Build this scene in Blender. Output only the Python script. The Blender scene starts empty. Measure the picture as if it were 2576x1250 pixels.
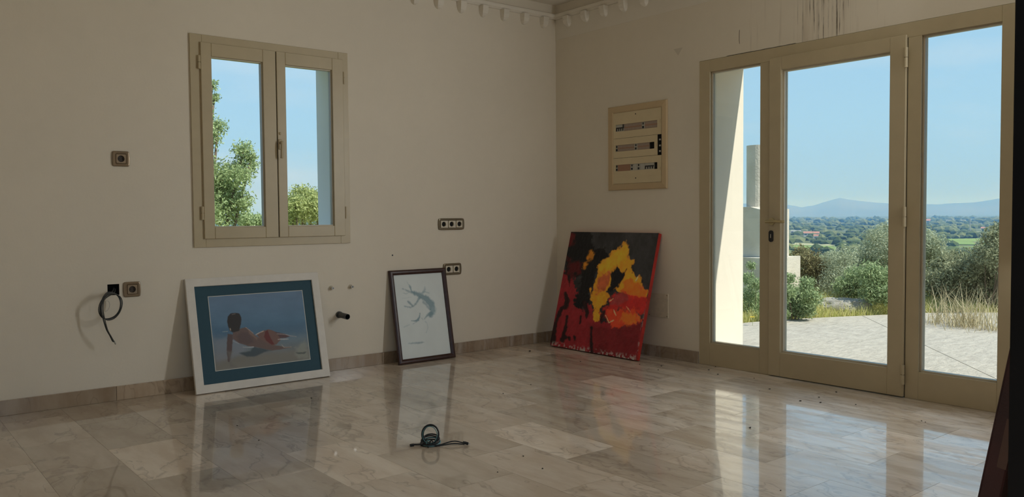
import bpy, bmesh, math, random
import numpy as np
from mathutils import Vector, Matrix, noise as mnoise

scene = bpy.context.scene
COL = scene.collection
random.seed(7)

# ------------------------------------------------------------------ camera
PW, PH, FPX = 2576, 1250, 2065.28
CAM = np.array([-4.8415, -5.3389, 1.0949])
PITCH, YAW, ROLL = -0.0398, 0.6820, -0.0084
_f = np.array([math.sin(YAW)*math.cos(PITCH), math.cos(YAW)*math.cos(PITCH), math.sin(PITCH)])
_r = np.array([math.cos(YAW), -math.sin(YAW), 0.0])
_u = np.cross(_r, _f)
CR = math.cos(ROLL)*_r + math.sin(ROLL)*_u
CU = -math.sin(ROLL)*_r + math.cos(ROLL)*_u
CF = _f
cam_data = bpy.data.cameras.new('camera')
cam = bpy.data.objects.new('camera', cam_data)
COL.objects.link(cam)
cam.matrix_world = Matrix(((CR[0], CU[0], -CF[0], CAM[0]), (CR[1], CU[1], -CF[1], CAM[1]), (CR[2], CU[2], -CF[2], CAM[2]), (0, 0, 0, 1)))
cam_data.sensor_width = 36.0
cam_data.lens = 36.0*FPX/PW
cam_data.clip_start = 0.05
cam_data.clip_end = 40000
scene.camera = cam

def ray(px, py):
    return CF + CR*(px-PW/2)/FPX - CU*(py-PH/2)/FPX
def at_plane(px, py, axis, val):          # a pixel on a wall / floor plane
    d = ray(px, py); t = (val-CAM[axis])/d[axis]
    return Vector(CAM + t*d)
def at_dist(px, py, dist):                # a pixel at a horizontal distance from the camera
    d = ray(px, py); t = dist/math.hypot(d[0], d[1])
    return Vector(CAM + t*d)

# ------------------------------------------------------------------ light
scene.view_settings.view_transform = 'Standard'
scene.view_settings.look = 'None'
scene.view_settings.gamma = 1.0
scene.view_settings.use_curve_mapping = False
scene.view_settings.exposure = 0.0
scene.cycles.use_denoising = True
scene.cycles.use_adaptive_sampling = True
scene.cycles.adaptive_threshold = 0.025
scene.cycles.max_bounces = 10
scene.cycles.diffuse_bounces = 5
scene.cycles.glossy_bounces = 3
scene.cycles.caustics_reflective = False
scene.cycles.caustics_refractive = False
scene.cycles.transparent_max_bounces = 12
scene.cycles.sample_clamp_indirect = 6.0

world = bpy.data.worlds.new('world'); scene.world = world
world.use_nodes = True
wn, wl = world.node_tree.nodes, world.node_tree.links
wn.clear()
w_out = wn.new('ShaderNodeOutputWorld'); w_bg = wn.new('ShaderNodeBackground')
w_geo = wn.new('ShaderNodeTexCoord'); w_sep = wn.new('ShaderNodeSeparateXYZ')
w_ramp = wn.new('ShaderNodeValToRGB')
wl.new(w_geo.outputs['Generated'], w_sep.inputs[0])
wl.new(w_sep.outputs['Z'], w_ramp.inputs[0])
els = w_ramp.color_ramp.elements
els[0].position = 0.0; els[0].color = (0.46, 0.70, 0.94, 1)
els[1].position = 1.0; els[1].color = (0.20, 0.42, 0.80, 1)
e = els.new(0.10); e.color = (0.465, 0.755, 1.02, 1)
e = els.new(0.45); e.color = (0.36, 0.64, 0.95, 1)
w_noise = wn.new('ShaderNodeTexNoise'); w_noise.inputs['Scale'].default_value = 3.2
w_noise.inputs['Detail'].default_value = 5
w_map = wn.new('ShaderNodeMapping'); w_map.inputs['Scale'].default_value = (1, 1, 4)
wl.new(w_geo.outputs['Generated'], w_map.inputs[0]); wl.new(w_map.outputs[0], w_noise.inputs['Vector'])
w_cr = wn.new('ShaderNodeValToRGB')
w_cr.color_ramp.elements[0].position = 0.48; w_cr.color_ramp.elements[0].color = (0, 0, 0, 1)
w_cr.color_ramp.elements[1].position = 0.80; w_cr.color_ramp.elements[1].color = (0.6, 0.6, 0.6, 1)
wl.new(w_noise.outputs['Fac'], w_cr.inputs[0])
w_mix = wn.new('ShaderNodeMixRGB'); w_mix.inputs[2].default_value = (0.86, 0.93, 0.98, 1)
wl.new(w_cr.outputs[0], w_mix.inputs[0]); wl.new(w_ramp.outputs[0], w_mix.inputs[1])
wl.new(w_mix.outputs[0], w_bg.inputs['Color'])
w_bg.inputs['Strength'].default_value = 1.0
wl.new(w_bg.outputs[0], w_out.inputs['Surface'])

sun_d = bpy.data.lights.new('sun', 'SUN'); sun_d.energy = 6.5; sun_d.angle = math.radians(0.55)
sun_d.color = (1.0, 0.93, 0.82)
sun = bpy.data.objects.new('sun', sun_d); COL.objects.link(sun)
sun.location = (4, -12, 20)
SUN_DIR = Vector((0.165, -0.585, 0.795))           # towards the sun
sun.rotation_euler = SUN_DIR.to_track_quat('Z', 'Y').to_euler()

# ------------------------------------------------------------------ materials
def srgb(r, g, b, k=1.0):
    def c(v):
        v /= 255.0
        return (v/12.92 if v <= 0.04045 else ((v+0.055)/1.055)**2.4)*k
    return (c(r), c(g), c(b), 1.0)

class NT:
    def __init__(self, name):
        self.m = bpy.data.materials.new(name); self.m.use_nodes = True
        self.n = self.m.node_tree.nodes; self.l = self.m.node_tree.links
        self.n.clear()
        self.out = self.n.new('ShaderNodeOutputMaterial')
    def node(self, t, **kw):
        nd = self.n.new(t)
        for k, v in kw.items():
            if k in nd.inputs: nd.inputs[k].default_value = v
            else: setattr(nd, k, v)
        return nd
    def link(self, a, b): self.l.new(a, b)
    def mix(self, fac, a, b, mode='MIX'):
        nd = self.n.new('ShaderNodeMixRGB'); nd.blend_type = mode
        for i, v in enumerate((fac, a, b)):
            if isinstance(v, (int, float)): nd.inputs[i].default_value = v
            elif isinstance(v, tuple): nd.inputs[i].default_value = v
            else: self.link(v, nd.inputs[i])
        return nd.outputs[0]
    def math(self, op, a, b=None, c=None):
        nd = self.n.new('ShaderNodeMath'); nd.operation = op
        for i, v in enumerate((a, b, c)):
            if v is None: continue
            if isinstance(v, (int, float)): nd.inputs[i].default_value = v
            else: self.link(v, nd.inputs[i])
        return nd.outputs[0]
    def ramp(self, fac, stops):
        nd = self.n.new('ShaderNodeValToRGB')
        es = nd.color_ramp.elements
        es[0].position, es[0].color = stops[0]; es[1].position, es[1].color = stops[-1]
        for p, c in stops[1:-1]:
            e = es.new(p); e.color = c
        self.link(fac, nd.inputs[0]); return nd.outputs[0]
    def noise(self, scale, detail=4, vec=None, stretch=None, rough=0.5):
        nd = self.n.new('ShaderNodeTexNoise'); nd.inputs['Scale'].default_value = scale
        nd.inputs['Detail'].default_value = detail; nd.inputs['Roughness'].default_value = rough
        if vec is None: vec = self.coord()
        if stretch:
            mp = self.n.new('ShaderNodeMapping'); mp.inputs['Scale'].default_value = stretch
            self.link(vec, mp.inputs[0]); vec = mp.outputs[0]
        self.link(vec, nd.inputs['Vector']); return nd.outputs['Fac']
    def coord(self, which='Object'):
        nd = self.n.new('ShaderNodeTexCoord'); return nd.outputs[which]
    def pos(self):
        return self.n.new('ShaderNodeNewGeometry').outputs['Position']
    def bsdf(self, color, rough=0.5, metal=0.0, spec=0.5, bump=None, bump_d=0.01, bump_s=0.3, coat=0.0):
        b = self.n.new('ShaderNodeBsdfPrincipled')
        for nm, v in (('Base Color', color), ('Roughness', rough), ('Metallic', metal), ('Specular IOR Level', spec), ('Coat Weight', coat)):
            if isinstance(v, (int, float, tuple)): b.inputs[nm].default_value = v
            else: self.link(v, b.inputs[nm])
        if bump is not None:
            bp = self.n.new('ShaderNodeBump'); bp.inputs['Distance'].default_value = bump_d
            bp.inputs['Strength'].default_value = bump_s
            self.link(bump, bp.inputs['Height']); self.link(bp.outputs[0], b.inputs['Normal'])
        self.link(b.outputs[0], self.out.inputs['Surface'])
        return b

BW = lambda v: (v, v, v, 1)
M = {}
def simple(name, col, rough=0.5, metal=0.0, var=0.12, scale=30.0, spec=0.5, bump=0.0, bump_scale=200.0):
    t = NT(name)
    nz = t.noise(scale, 3)
    f = t.ramp(nz, [(0.3, BW(1-var)), (0.7, BW(1.0))])
    c = t.mix(1.0, col, f, 'MULTIPLY')
    if bump > 0:
        t.bsdf(c, rough, metal, spec, bump=t.noise(bump_scale, 4), bump_d=bump, bump_s=0.5)
    else:
        t.bsdf(c, rough, metal, spec)
    M[name] = t.m
    return t.m

# plaster: warm white paint, slight trowel unevenness
def plaster(name, col, stains=False):
    t = NT(name)
    p = t.pos()
    n1 = t.noise(1.3, 4, p); n2 = t.noise(14, 5, p)
    c = t.mix(1.0, col, t.ramp(n1, [(0.25, BW(0.93)), (0.75, BW(1.0))]), 'MULTIPLY')
    c = t.mix(1.0, c, t.ramp(n2, [(0.2, BW(0.97)), (0.8, BW(1.0))]), 'MULTIPLY')
    if stains:
        sep = t.node('ShaderNodeSeparateXYZ'); t.link(p, sep.inputs[0])
        def band(sock, a, b, s):           # soft window between a and b
            x = t.math('SUBTRACT', sock, a); x = t.math('DIVIDE', x, s); x.node.use_clamp = True
            y = t.math('SUBTRACT', b, sock); y = t.math('DIVIDE', y, s); y.node.use_clamp = True
            return t.math('MULTIPLY', x, y)
        Y, Z = sep.outputs['Y'], sep.outputs['Z']
        FX = t.math('LESS_THAN', sep.outputs['X'], 0.003)
        clean = c
        my = band(Y, -2.74, -2.30, 0.10)
        st = t.noise(1.0, 3, p, (1.0, 70.0, 1.6))
        zb = t.math('MULTIPLY', t.math('SUBTRACT', Z, 2.20), 2.4); zb.node.use_clamp = True
        streak = t.math('ADD', st, t.math('MULTIPLY', zb, 0.12))
        streak = t.ramp(streak, [(0.58, BW(0)), (0.66, BW(1))])
        m = t.math('MULTIPLY', streak, my)
        brk = t.ramp(t.noise(1.0, 4, p, (1.0, 24.0, 9.0)), [(0.40, BW(0.12)), (0.62, BW(1))])
        c = t.mix(t.math('MULTIPLY', t.math('MULTIPLY', m, brk), 0.75), c, (0.06, 0.036, 0.016, 1))
        soft = t.noise(1.0, 3, p, (1.0, 16.0, 0.8))
        soft = t.ramp(soft, [(0.50, BW(0)), (0.75, BW(1))])
        c = t.mix(t.math('MULTIPLY', t.math('MULTIPLY', soft, my), 0.40), c, (0.30, 0.20, 0.09, 1))
        # wider faint runs along the lintel
        my2 = band(Y, -3.45, -1.70, 0.3)
        st2 = t.ramp(t.noise(1.0, 4, p, (1.0, 26.0, 1.2)), [(0.60, BW(0)), (0.72, BW(1))])
        mz2 = band(Z, 2.15, 2.62, 0.12)
        c = t.mix(t.math('MULTIPLY', t.math('MULTIPLY', t.math('MULTIPLY', st2, my2), mz2), 0.22), c, (0.16, 0.10, 0.05, 1))
        # single crack
        wob = t.math('MULTIPLY', t.math('SUBTRACT', t.noise(9.0, 2, p, (0.1, 0.1, 1)), 0.5), 0.012)
        cy = t.math('ABSOLUTE', t.math('ADD', t.math('ADD', Y, 1.890), wob))
        ck = t.math('MULTIPLY', t.math('LESS_THAN', cy, 0.0024), 0.8)
        ck = t.math('MULTIPLY', ck, band(Z, 2.265, 2.37, 0.01))
        c = t.mix(ck, c, (0.03, 0.02, 0.012, 1))
        # crack along the top of the door frame
        cz = t.math('MULTIPLY', t.math('LESS_THAN', t.math('ABSOLUTE', t.math('SUBTRACT', Z, t.math('MULTIPLY_ADD', t.noise(14.0, 3, p), 0.006, 2.1985))), 0.0022), 0.75)
        ck2 = t.math('MULTIPLY', cz, band(Y, -2.33, -1.78, 0.01))
        c = t.mix(ck2, c, (0.03, 0.02, 0.012, 1))
        # triangular scuff
        d1 = t.math('ABSOLUTE', t.math('ADD', Y, 1.352))
        tri = t.math('LESS_THAN', t.math('ADD', t.math('MULTIPLY', d1, 1.0), t.math('MULTIPLY', t.math('SUBTRACT', 2.325, Z), 0.8)), 0.042)
        tri = t.math('MULTIPLY', tri, t.math('LESS_THAN', Z, 2.327))
        c = t.mix(t.math('MULTIPLY', tri, 0.25), c, (0.25, 0.22, 0.18, 1))
        c = t.mix(FX, clean, c)
    t.bsdf(c, 0.75, spec=0.25, bump=t.noise(60, 5, p), bump_d=0.002, bump_s=0.25)
    M[name] = t.m
plaster('plaster', (0.78, 0.715, 0.605, 1))
plaster('plaster_stained', (0.78, 0.715, 0.605, 1), True)
plaster('plaster_outside', (0.90, 0.89, 0.87, 1))
plaster('ceiling_paint', (0.80, 0.75, 0.66, 1))

def marble(name, base_a, base_b, rough):
    t = NT(name)
    p = t.pos()
    oi = t.node('ShaderNodeObjectInfo')
    off = t.node('ShaderNodeVectorMath', operation='MULTIPLY_ADD')
    comb = t.node('ShaderNodeCombineXYZ')
    for i in range(3): t.link(oi.outputs['Random'], comb.inputs[i])
    off.inputs[1].default_value = (37.0, 53.0, 11.0)
    t.link(comb.outputs[0], off.inputs[0]); t.link(p, off.inputs[2])
    v = off.outputs[0]
    tone = t.ramp(oi.outputs['Random'], [(0.0, base_a), (0.45, base_b), (0.8, tuple(x*1.10 for x in base_b[:3])+(1,)), (1.0, tuple(x*1.35 for x in base_b[:3])+(1,))])
    cloud = t.noise(1.0, 6, v, (9.0, 2.4, 3.0), 0.6)
    c = t.mix(t.ramp(cloud, [(0.38, BW(0)), (0.62, BW(1))]), tone, t.mix(1.0, tone, (0.80, 0.74, 0.68, 1), 'MULTIPLY'))
    # veins
    warp = t.noise(2.0, 4, v, (2.0, 1.0, 1.0))
    vv = t.node('ShaderNodeVectorMath', operation='ADD')
    sc = t.node('ShaderNodeVectorMath', operation='SCALE'); sc.inputs['Scale'].default_value = 1.1
    cw = t.node('ShaderNodeCombineXYZ'); t.link(warp, cw.inputs[0]); t.link(warp, cw.inputs[1])
    t.link(cw.outputs[0], sc.inputs[0]); t.link(v, vv.inputs[0]); t.link(sc.outputs[0], vv.inputs[1])
    vn = t.noise(1.0, 3, vv.outputs[0], (5.0, 1.6, 2.0), 0.5)
    vein = t.math('ABSOLUTE', t.math('SUBTRACT', vn, 0.5))
    vein = t.ramp(vein, [(0.0, BW(1)), (0.012, BW(0.4)), (0.03, BW(0))])
    c = t.mix(t.math('MULTIPLY', vein, 0.45), c, (0.16, 0.11, 0.075, 1))
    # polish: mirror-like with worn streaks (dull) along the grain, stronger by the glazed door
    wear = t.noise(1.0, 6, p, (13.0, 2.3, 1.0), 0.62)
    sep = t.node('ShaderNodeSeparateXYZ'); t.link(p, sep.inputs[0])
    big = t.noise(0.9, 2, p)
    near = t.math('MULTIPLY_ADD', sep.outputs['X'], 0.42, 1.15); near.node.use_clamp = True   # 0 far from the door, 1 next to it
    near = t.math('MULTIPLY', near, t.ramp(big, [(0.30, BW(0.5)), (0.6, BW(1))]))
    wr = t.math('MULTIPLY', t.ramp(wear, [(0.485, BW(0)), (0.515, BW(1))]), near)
    scuff_sheen = t.ramp(t.noise(1.0, 6, p, (9.0, 3.0, 1.0), 0.7), [(0.50, BW(0)), (0.60, BW(1))])
    c = t.mix(t.math('MULTIPLY', t.math('MULTIPLY', scuff_sheen, near), 0.40), c, (0.74, 0.70, 0.67, 1))  # pale scuffs, plus the sheen by the door put into the colour
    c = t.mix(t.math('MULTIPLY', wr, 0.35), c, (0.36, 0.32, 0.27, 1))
    wb = t.noise(1.0, 3, p, (3.0, 1.2, 1.0))
    fine = t.math('MULTIPLY', t.math('MULTIPLY', wear, near), 0.30)
    h = t.math('ADD', wb, fine)
    gloss = t.math('SUBTRACT', 1.0, t.math('MULTIPLY', wr, 0.85))
    base_r = t.math('MULTIPLY_ADD', near, 0.12, 0.30)
    bs = t.bsdf(c, base_r, spec=0.4, bump=h, bump_d=0.0022, bump_s=0.30, coat=gloss)
    bs.inputs['Coat Roughness'].default_value = rough
    bs.inputs['Coat IOR'].default_value = 1.5
    cb_ = t.node('ShaderNodeBump'); cb_.inputs['Distance'].default_value = 0.0022; cb_.inputs['Strength'].default_value = 0.30
    t.link(h, cb_.inputs['Height']); t.link(cb_.outputs[0], bs.inputs['Coat Normal'])
    M[name] = t.m
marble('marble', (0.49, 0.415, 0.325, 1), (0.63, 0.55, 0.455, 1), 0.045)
marble('marble_skirting', (0.33, 0.25, 0.175, 1), (0.40, 0.31, 0.22, 1), 0.16)

simple('grout', (0.30, 0.25, 0.19, 1), 0.9)
simple('beige_aluminium', (0.50, 0.42, 0.275, 1), 0.38, 0.0, 0.06, 12)
simple('beige_bead', (0.62, 0.56, 0.44, 1), 0.35, 0.0, 0.05, 12)
simple('dark_seal', (0.02, 0.019, 0.016, 1), 0.7)
simple('brass', (0.62, 0.52, 0.30, 1), 0.28, 0.85, 0.1, 40)
simple('black_plastic', (0.012, 0.012, 0.013, 1), 0.4)
simple('black_void', (0.006, 0.006, 0.006, 1), 0.9)
simple('bronze_plate', (0.27, 0.20, 0.13, 1), 0.30, 0.55, 0.1, 60)
simple('insert_dim', (0.33, 0.25, 0.17, 1), 0.36, 0.35, 0.1, 60)  # darker of two insert tones; a difference of light put into colour
simple('insert_lit', (0.66, 0.60, 0.48, 1), 0.35, 0.1, 0.06, 60)  # same insert, its lighter tone paints in the light and reflection
simple('dark_plate', (0.22, 0.18, 0.12, 1), 0.30, 0.55, 0.1, 60)
simple('socket_dark', (0.035, 0.022, 0.014, 1), 0.5)
simple('cable_grey', (0.055, 0.055, 0.05, 1), 0.5)
simple('cable_black', (0.012, 0.014, 0.015, 1), 0.42)
simple('cable_teal', (0.10, 0.24, 0.26, 1), 0.45)
simple('cable_pale', (0.35, 0.34, 0.30, 1), 0.5)
simple('pipe_grey', (0.038, 0.040, 0.040, 1), 0.40)
simple('chrome', (0.60, 0.58, 0.54, 1), 0.25, 0.9)
simple('panel_cream', (0.66, 0.555, 0.36, 1), 0.42, 0.0, 0.05, 12)
simple('panel_frame', (0.56, 0.425, 0.255, 1), 0.45, 0.0, 0.05, 12)
simple('breaker_mauve', (0.36, 0.28, 0.23, 1), 0.5, 0, 0.1, 60)
simple('breaker_grey', (0.48, 0.47, 0.42, 1), 0.5, 0, 0.08, 60)
simple('breaker_red', (0.36, 0.20, 0.13, 1), 0.5, 0, 0.08, 60)
simple('white_frame', (0.72, 0.68, 0.62, 1), 0.55, 0, 0.08, 18, bump=0.001)
simple('frame_back', (0.16, 0.11, 0.08, 1), 0.7)
simple('blue_mat', (0.045, 0.095, 0.128, 1), 0.8, 0, 0.05, 40, 0.2)
simple('mat_bevel', (0.60, 0.60, 0.56, 1), 0.8)
simple('mahogany', (0.050, 0.020, 0.016, 1), 0.32, 0, 0.35, 25)
simple('canvas_side', (0.52, 0.030, 0.022, 1), 0.5, 0, 0.35, 22, bump=0.002)
simple('canvas_side_dark', (0.038, 0.006, 0.007, 1), 0.7, 0, 0.5, 9, bump=0.002)
simple('orange_paint', (0.05, 0.014, 0.007, 1), 0.5)
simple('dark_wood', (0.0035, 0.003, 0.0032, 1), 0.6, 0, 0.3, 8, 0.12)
simple('cover_plate', (0.70, 0.63, 0.50, 1), 0.45)
simple('crumb', (0.018, 0.014, 0.011, 1), 0.8)

t = NT('clear_glass')
tr = t.node('ShaderNodeBsdfTransparent'); tr.inputs['Color'].default_value = (0.93, 0.955, 0.95, 1)
gl = t.node('ShaderNodeBsdfGlossy'); gl.inputs['Roughness'].default_value = 0.01
gl.inputs['Color'].default_value = (1, 1, 1, 1)
fr = t.node('ShaderNodeFresnel'); fr.inputs['IOR'].default_value = 1.35
mx = t.node('ShaderNodeMixShader')
t.link(fr.outputs[0], mx.inputs[0]); t.link(tr.outputs[0], mx.inputs[1]); t.link(gl.outputs[0], mx.inputs[2])
t.link(mx.outputs[0], t.out.inputs['Surface'])
M['clear_glass'] = t.m

def painted(name, rough=0.6, bump=0.0):
    t = NT(name)
    a = t.node('ShaderNodeAttribute'); a.attribute_name = 'paint'
    if bump: t.bsdf(a.outputs['Color'], rough, spec=0.3, bump=t.noise(220, 4), bump_d=bump, bump_s=0.5)
    else: t.bsdf(a.outputs['Color'], rough, spec=0.3)
    M[name] = t.m
painted('painted_picture', 0.55, 0.0006); painted('ink_paper', 0.8); painted('oil_paint', 0.38, 0.003)

# stamped concrete terrace
t = NT('stamped_concrete')
p = t.pos()
v1 = t.node('ShaderNodeTexVoronoi'); v1.feature = 'DISTANCE_TO_EDGE'; v1.inputs['Scale'].default_value = 2.6
wv = t.node('ShaderNodeMapping'); wv.inputs['Scale'].default_value = (1.6, 0.8, 1)
t.link(p, wv.inputs[0]); t.link(wv.outputs[0], v1.inputs['Vector'])
n1 = t.noise(1.0, 7, p, (7.0, 14.0, 1), 0.70); n2 = t.noise(0.7, 3, p)
c = t.mix(t.ramp(n1, [(0.35, BW(0)), (0.65, BW(1))]), (0.35, 0.32, 0.27, 1), (0.52, 0.48, 0.41, 1))
c = t.mix(t.ramp(n2, [(0.35, BW(0)), (0.7, BW(0.6))]), c, (0.50, 0.455, 0.38, 1))
h = t.math('ADD', n1, t.math('MULTIPLY', t.ramp(v1.outputs['Distance'], [(0.0, BW(0)), (0.06, BW(1))]), 0.10))
t.bsdf(c, 0.8, spec=0.2, bump=h, bump_d=0.035, bump_s=0.8)
M['stamped_concrete'] = t.m
t = NT('rough_concrete')
n1 = t.noise(3.0, 6); n2 = t.noise(40, 4)
c = t.mix(t.ramp(n1, [(0.3, BW(0)), (0.7, BW(1))]), (0.52, 0.47, 0.385, 1), (0.68, 0.63, 0.53, 1))
t.bsdf(c, 0.9, spec=0.15, bump=n2, bump_d=0.01, bump_s=0.5)
M['rough_concrete'] = t.m
t = NT('hill_soil')
p = t.pos()
n1 = t.noise(0.35, 5, p); n2 = t.noise(0.012, 6, p)
c = t.mix(t.ramp(n1, [(0.35, BW(0)), (0.65, BW(1))]), (0.34, 0.34, 0.14, 1), (0.46, 0.42, 0.20, 1))
c = t.mix(t.ramp(n2, [(0.42, BW(0)), (0.60, BW(0.8))]), c, (0.15, 0.18, 0.08, 1))
sz = t.node('ShaderNodeSeparateXYZ'); t.link(p, sz.inputs[0])
valley = t.math('MULTIPLY_ADD', sz.outputs['Z'], -0.05, -0.5); valley.node.use_clamp = True      # the valley floor is scrub and woodland
c = t.mix(t.math('MULTIPLY', valley, 0.85), c, (0.085, 0.11, 0.05, 1))
t.bsdf(c, 0.95, spec=0.05)
M['hill_soil'] = t.m
simple('field_green', (0.22, 0.31, 0.09, 1), 0.95, 0, 0.2, 0.02, 0.05)
simple('field_pale', (0.42, 0.42, 0.24, 1), 0.95, 0, 0.2, 0.02, 0.05)
simple('mountain_rock', (0.16, 0.18, 0.17, 1), 0.95, 0, 0.3, 0.0008, 0.05)
simple('stone_pale', (0.46, 0.43, 0.37, 1), 0.9, 0, 0.45, 6, 0.1, bump=0.02, bump_scale=12)
simple('house_white', (0.72, 0.68, 0.60, 1), 0.8)
simple('house_roof', (0.42, 0.20, 0.13, 1), 0.8)
simple('house_window', (0.10, 0.11, 0.12, 1), 0.4)
simple('mast_grey', (0.45, 0.45, 0.44, 1), 0.5)
simple('bark', (0.16, 0.12, 0.085, 1), 0.9)
simple('yellow_petal', (0.80, 0.55, 0.02, 1), 0.6)

def leafmat(name, c1, c2, c3, trans=0.35):
    t = NT(name)
    g = t.node('ShaderNodeNewGeometry')
    c = t.ramp(g.outputs['Random Per Island'], [(0.0, c1), (0.5, c2), (1.0, c3)])
    d = t.node('ShaderNodeBsdfDiffuse'); tl = t.node('ShaderNodeBsdfTranslucent')
    t.link(c, d.inputs['Color']); t.link(c, tl.inputs['Color'])
    ms = t.node('ShaderNodeMixShader'); ms.inputs[0].default_value = trans
    t.link(d.outputs[0], ms.inputs[1]); t.link(tl.outputs[0], ms.inputs[2])
    t.link(ms.outputs[0], t.out.inputs['Surface'])
    M[name] = t.m
leafmat('leaf_olive', (0.290, 0.320, 0.210, 1), (0.430, 0.470, 0.320, 1), (0.580, 0.620, 0.450, 1))
leafmat('leaf_dark', (0.190, 0.205, 0.120, 1), (0.300, 0.320, 0.195, 1), (0.460, 0.475, 0.310, 1))
leafmat('leaf_brown', (0.180, 0.155, 0.080, 1), (0.260, 0.240, 0.125, 1), (0.370, 0.340, 0.180, 1))
leafmat('leaf_fresh', (0.190, 0.260, 0.120, 1), (0.320, 0.410, 0.210, 1), (0.480, 0.560, 0.320, 1))
leafmat('leaf_tree', (0.210, 0.270, 0.120, 1), (0.370, 0.460, 0.220, 1), (0.560, 0.650, 0.360, 1))
leafmat('leaf_yellow', (0.280, 0.330, 0.120, 1), (0.420, 0.470, 0.190, 1), (0.580, 0.610, 0.300, 1))
leafmat('grass_blades', (0.420, 0.440, 0.130, 1), (0.600, 0.580, 0.220, 1), (0.740, 0.660, 0.340, 1))
leafmat('dry_stalks', (0.42, 0.36, 0.22, 1), (0.56, 0.48, 0.30, 1), (0.70, 0.62, 0.42, 1), 0.15)
leafmat('far_canopy', (0.060, 0.085, 0.035, 1), (0.10, 0.13, 0.055, 1), (0.17, 0.19, 0.085, 1), 0.0)

# ------------------------------------------------------------------ helpers
def link(name, data, parent=None, mat=None):
    o = bpy.data.objects.new(name, data); COL.objects.link(o)
    if mat is not None: data.materials.append(M[mat])
    if parent is not None: o.parent = parent
    return o
def build(name, bm, mat, parent=None, smooth=False, world=None):
    """bmesh -> one mesh object. world = parent's matrix when bm is in world coordinates."""
    me = bpy.data.meshes.new(name)
    bmesh.ops.recalc_face_normals(bm, faces=bm.faces)
    bm.to_mesh(me); bm.free()
    if smooth: me.shade_smooth()
    o = link(name, me, parent, mat)
    if parent is not None and world: o.matrix_parent_inverse = parent.matrix_world.inverted()
    return o
def tag(o, label, cat=None, group=None, kind=None):
    o['label'] = label
    if cat: o['category'] = cat
    if group: o['group'] = group
    if kind: o['kind'] = kind
    return o
def thing(name, label, cat, loc=(0, 0, 0), rot=(0, 0, 0), group=None):
    o = bpy.data.objects.new(name, None); COL.objects.link(o)
    o.empty_display_size = 0.05
    o.matrix_world = Matrix.Translation(loc) @ (Matrix.Rotation(rot[2], 4, 'Z') @ Matrix.Rotation(rot[1], 4, 'Y') @ Matrix.Rotation(rot[0], 4, 'X'))
    return tag(o, label, cat, group)
def bx(bm, x0, x1, y0, y1, z0, z1, bev=0.0, seg=1):
    vs = [bm.verts.new((x, y, z)) for x in (x0, x1) for y in (y0, y1) for z in (z0, z1)]
    fs = [(0, 1, 3, 2), (4, 6, 7, 5), (0, 4, 5, 1), (2, 3, 7, 6), (0, 2, 6, 4), (1, 5, 7, 3)]
    faces = [bm.faces.new([vs[i] for i in f]) for f in fs]
    if bev > 0:
        es = list({e for f in faces for e in f.edges})
        bmesh.ops.bevel(bm, geom=es, offset=bev, segments=seg, affect='EDGES', profile=0.5)
def box_obj(name, dims, mat, parent=None, bev=0.0, seg=1):
    bm = bmesh.new(); bx(bm, *dims, bev, seg); return build(name, bm, mat, parent)
def cyl(bm, p0, p1, r0, r1=None, n=16, cap=True):
    r1 = r0 if r1 is None else r1
    p0, p1 = Vector(p0), Vector(p1); d = (p1-p0).normalized()
    a = d.orthogonal().normalized(); b = d.cross(a)
    A = [bm.verts.new(p0+(a*math.cos(2*math.pi*i/n)+b*math.sin(2*math.pi*i/n))*r0) for i in range(n)]
    B = [bm.verts.new(p1+(a*math.cos(2*math.pi*i/n)+b*math.sin(2*math.pi*i/n))*r1) for i in range(n)]
    for i in range(n): bm.faces.new((A[i], A[(i+1) % n], B[(i+1) % n], B[i]))
    if cap: bm.faces.new(A[::-1]); bm.faces.new(B)
    return A, B
def bridge(bm, A, B):
    n = len(A)
    for i in range(n): bm.faces.new((A[i], A[(i+1) % n], B[(i+1) % n], B[i]))
def catmull(pts, per=8):
    pts = [Vector(p) for p in pts]
    P = [pts[0]*2-pts[1]]+pts+[pts[-1]*2-pts[-2]]
    out = []
    for i in range(1, len(P)-2):
        for k in range(per):
            u = k/per
            a, b, c, d = P[i-1], P[i], P[i+1], P[i+2]
            out.append(0.5*((2*b)+(c-a)*u+(2*a-5*b+4*c-d)*u*u+(3*b-a-3*c+d)*u**3))
    out.append(pts[-1]); return out
def tube(bm, pts, r, n=8, per=8, smooth_path=True, taper=None):
    path = catmull(pts, per) if smooth_path else [Vector(p) for p in pts]
    prev = None; ref = None
    for i, p in enumerate(path):
        d = (path[min(i+1, len(path)-1)]-path[max(i-1, 0)]).normalized()
        if ref is None: ref = d.orthogonal().normalized()
        ref = (ref-d*ref.dot(d)).normalized(); b = d.cross(ref)
        rr = r if taper is None else r*(1+(taper-1)*i/(len(path)-1))
        ring = [bm.verts.new(p+(ref*math.cos(2*math.pi*k/n)+b*math.sin(2*math.pi*k/n))*rr) for k in range(n)]
        if prev:
            for k in range(n): bm.faces.new((prev[k], prev[(k+1) % n], ring[(k+1) % n], ring[k]))
        else: bm.faces.new(ring[::-1])
        prev = ring
    bm.faces.new(prev)

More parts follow.
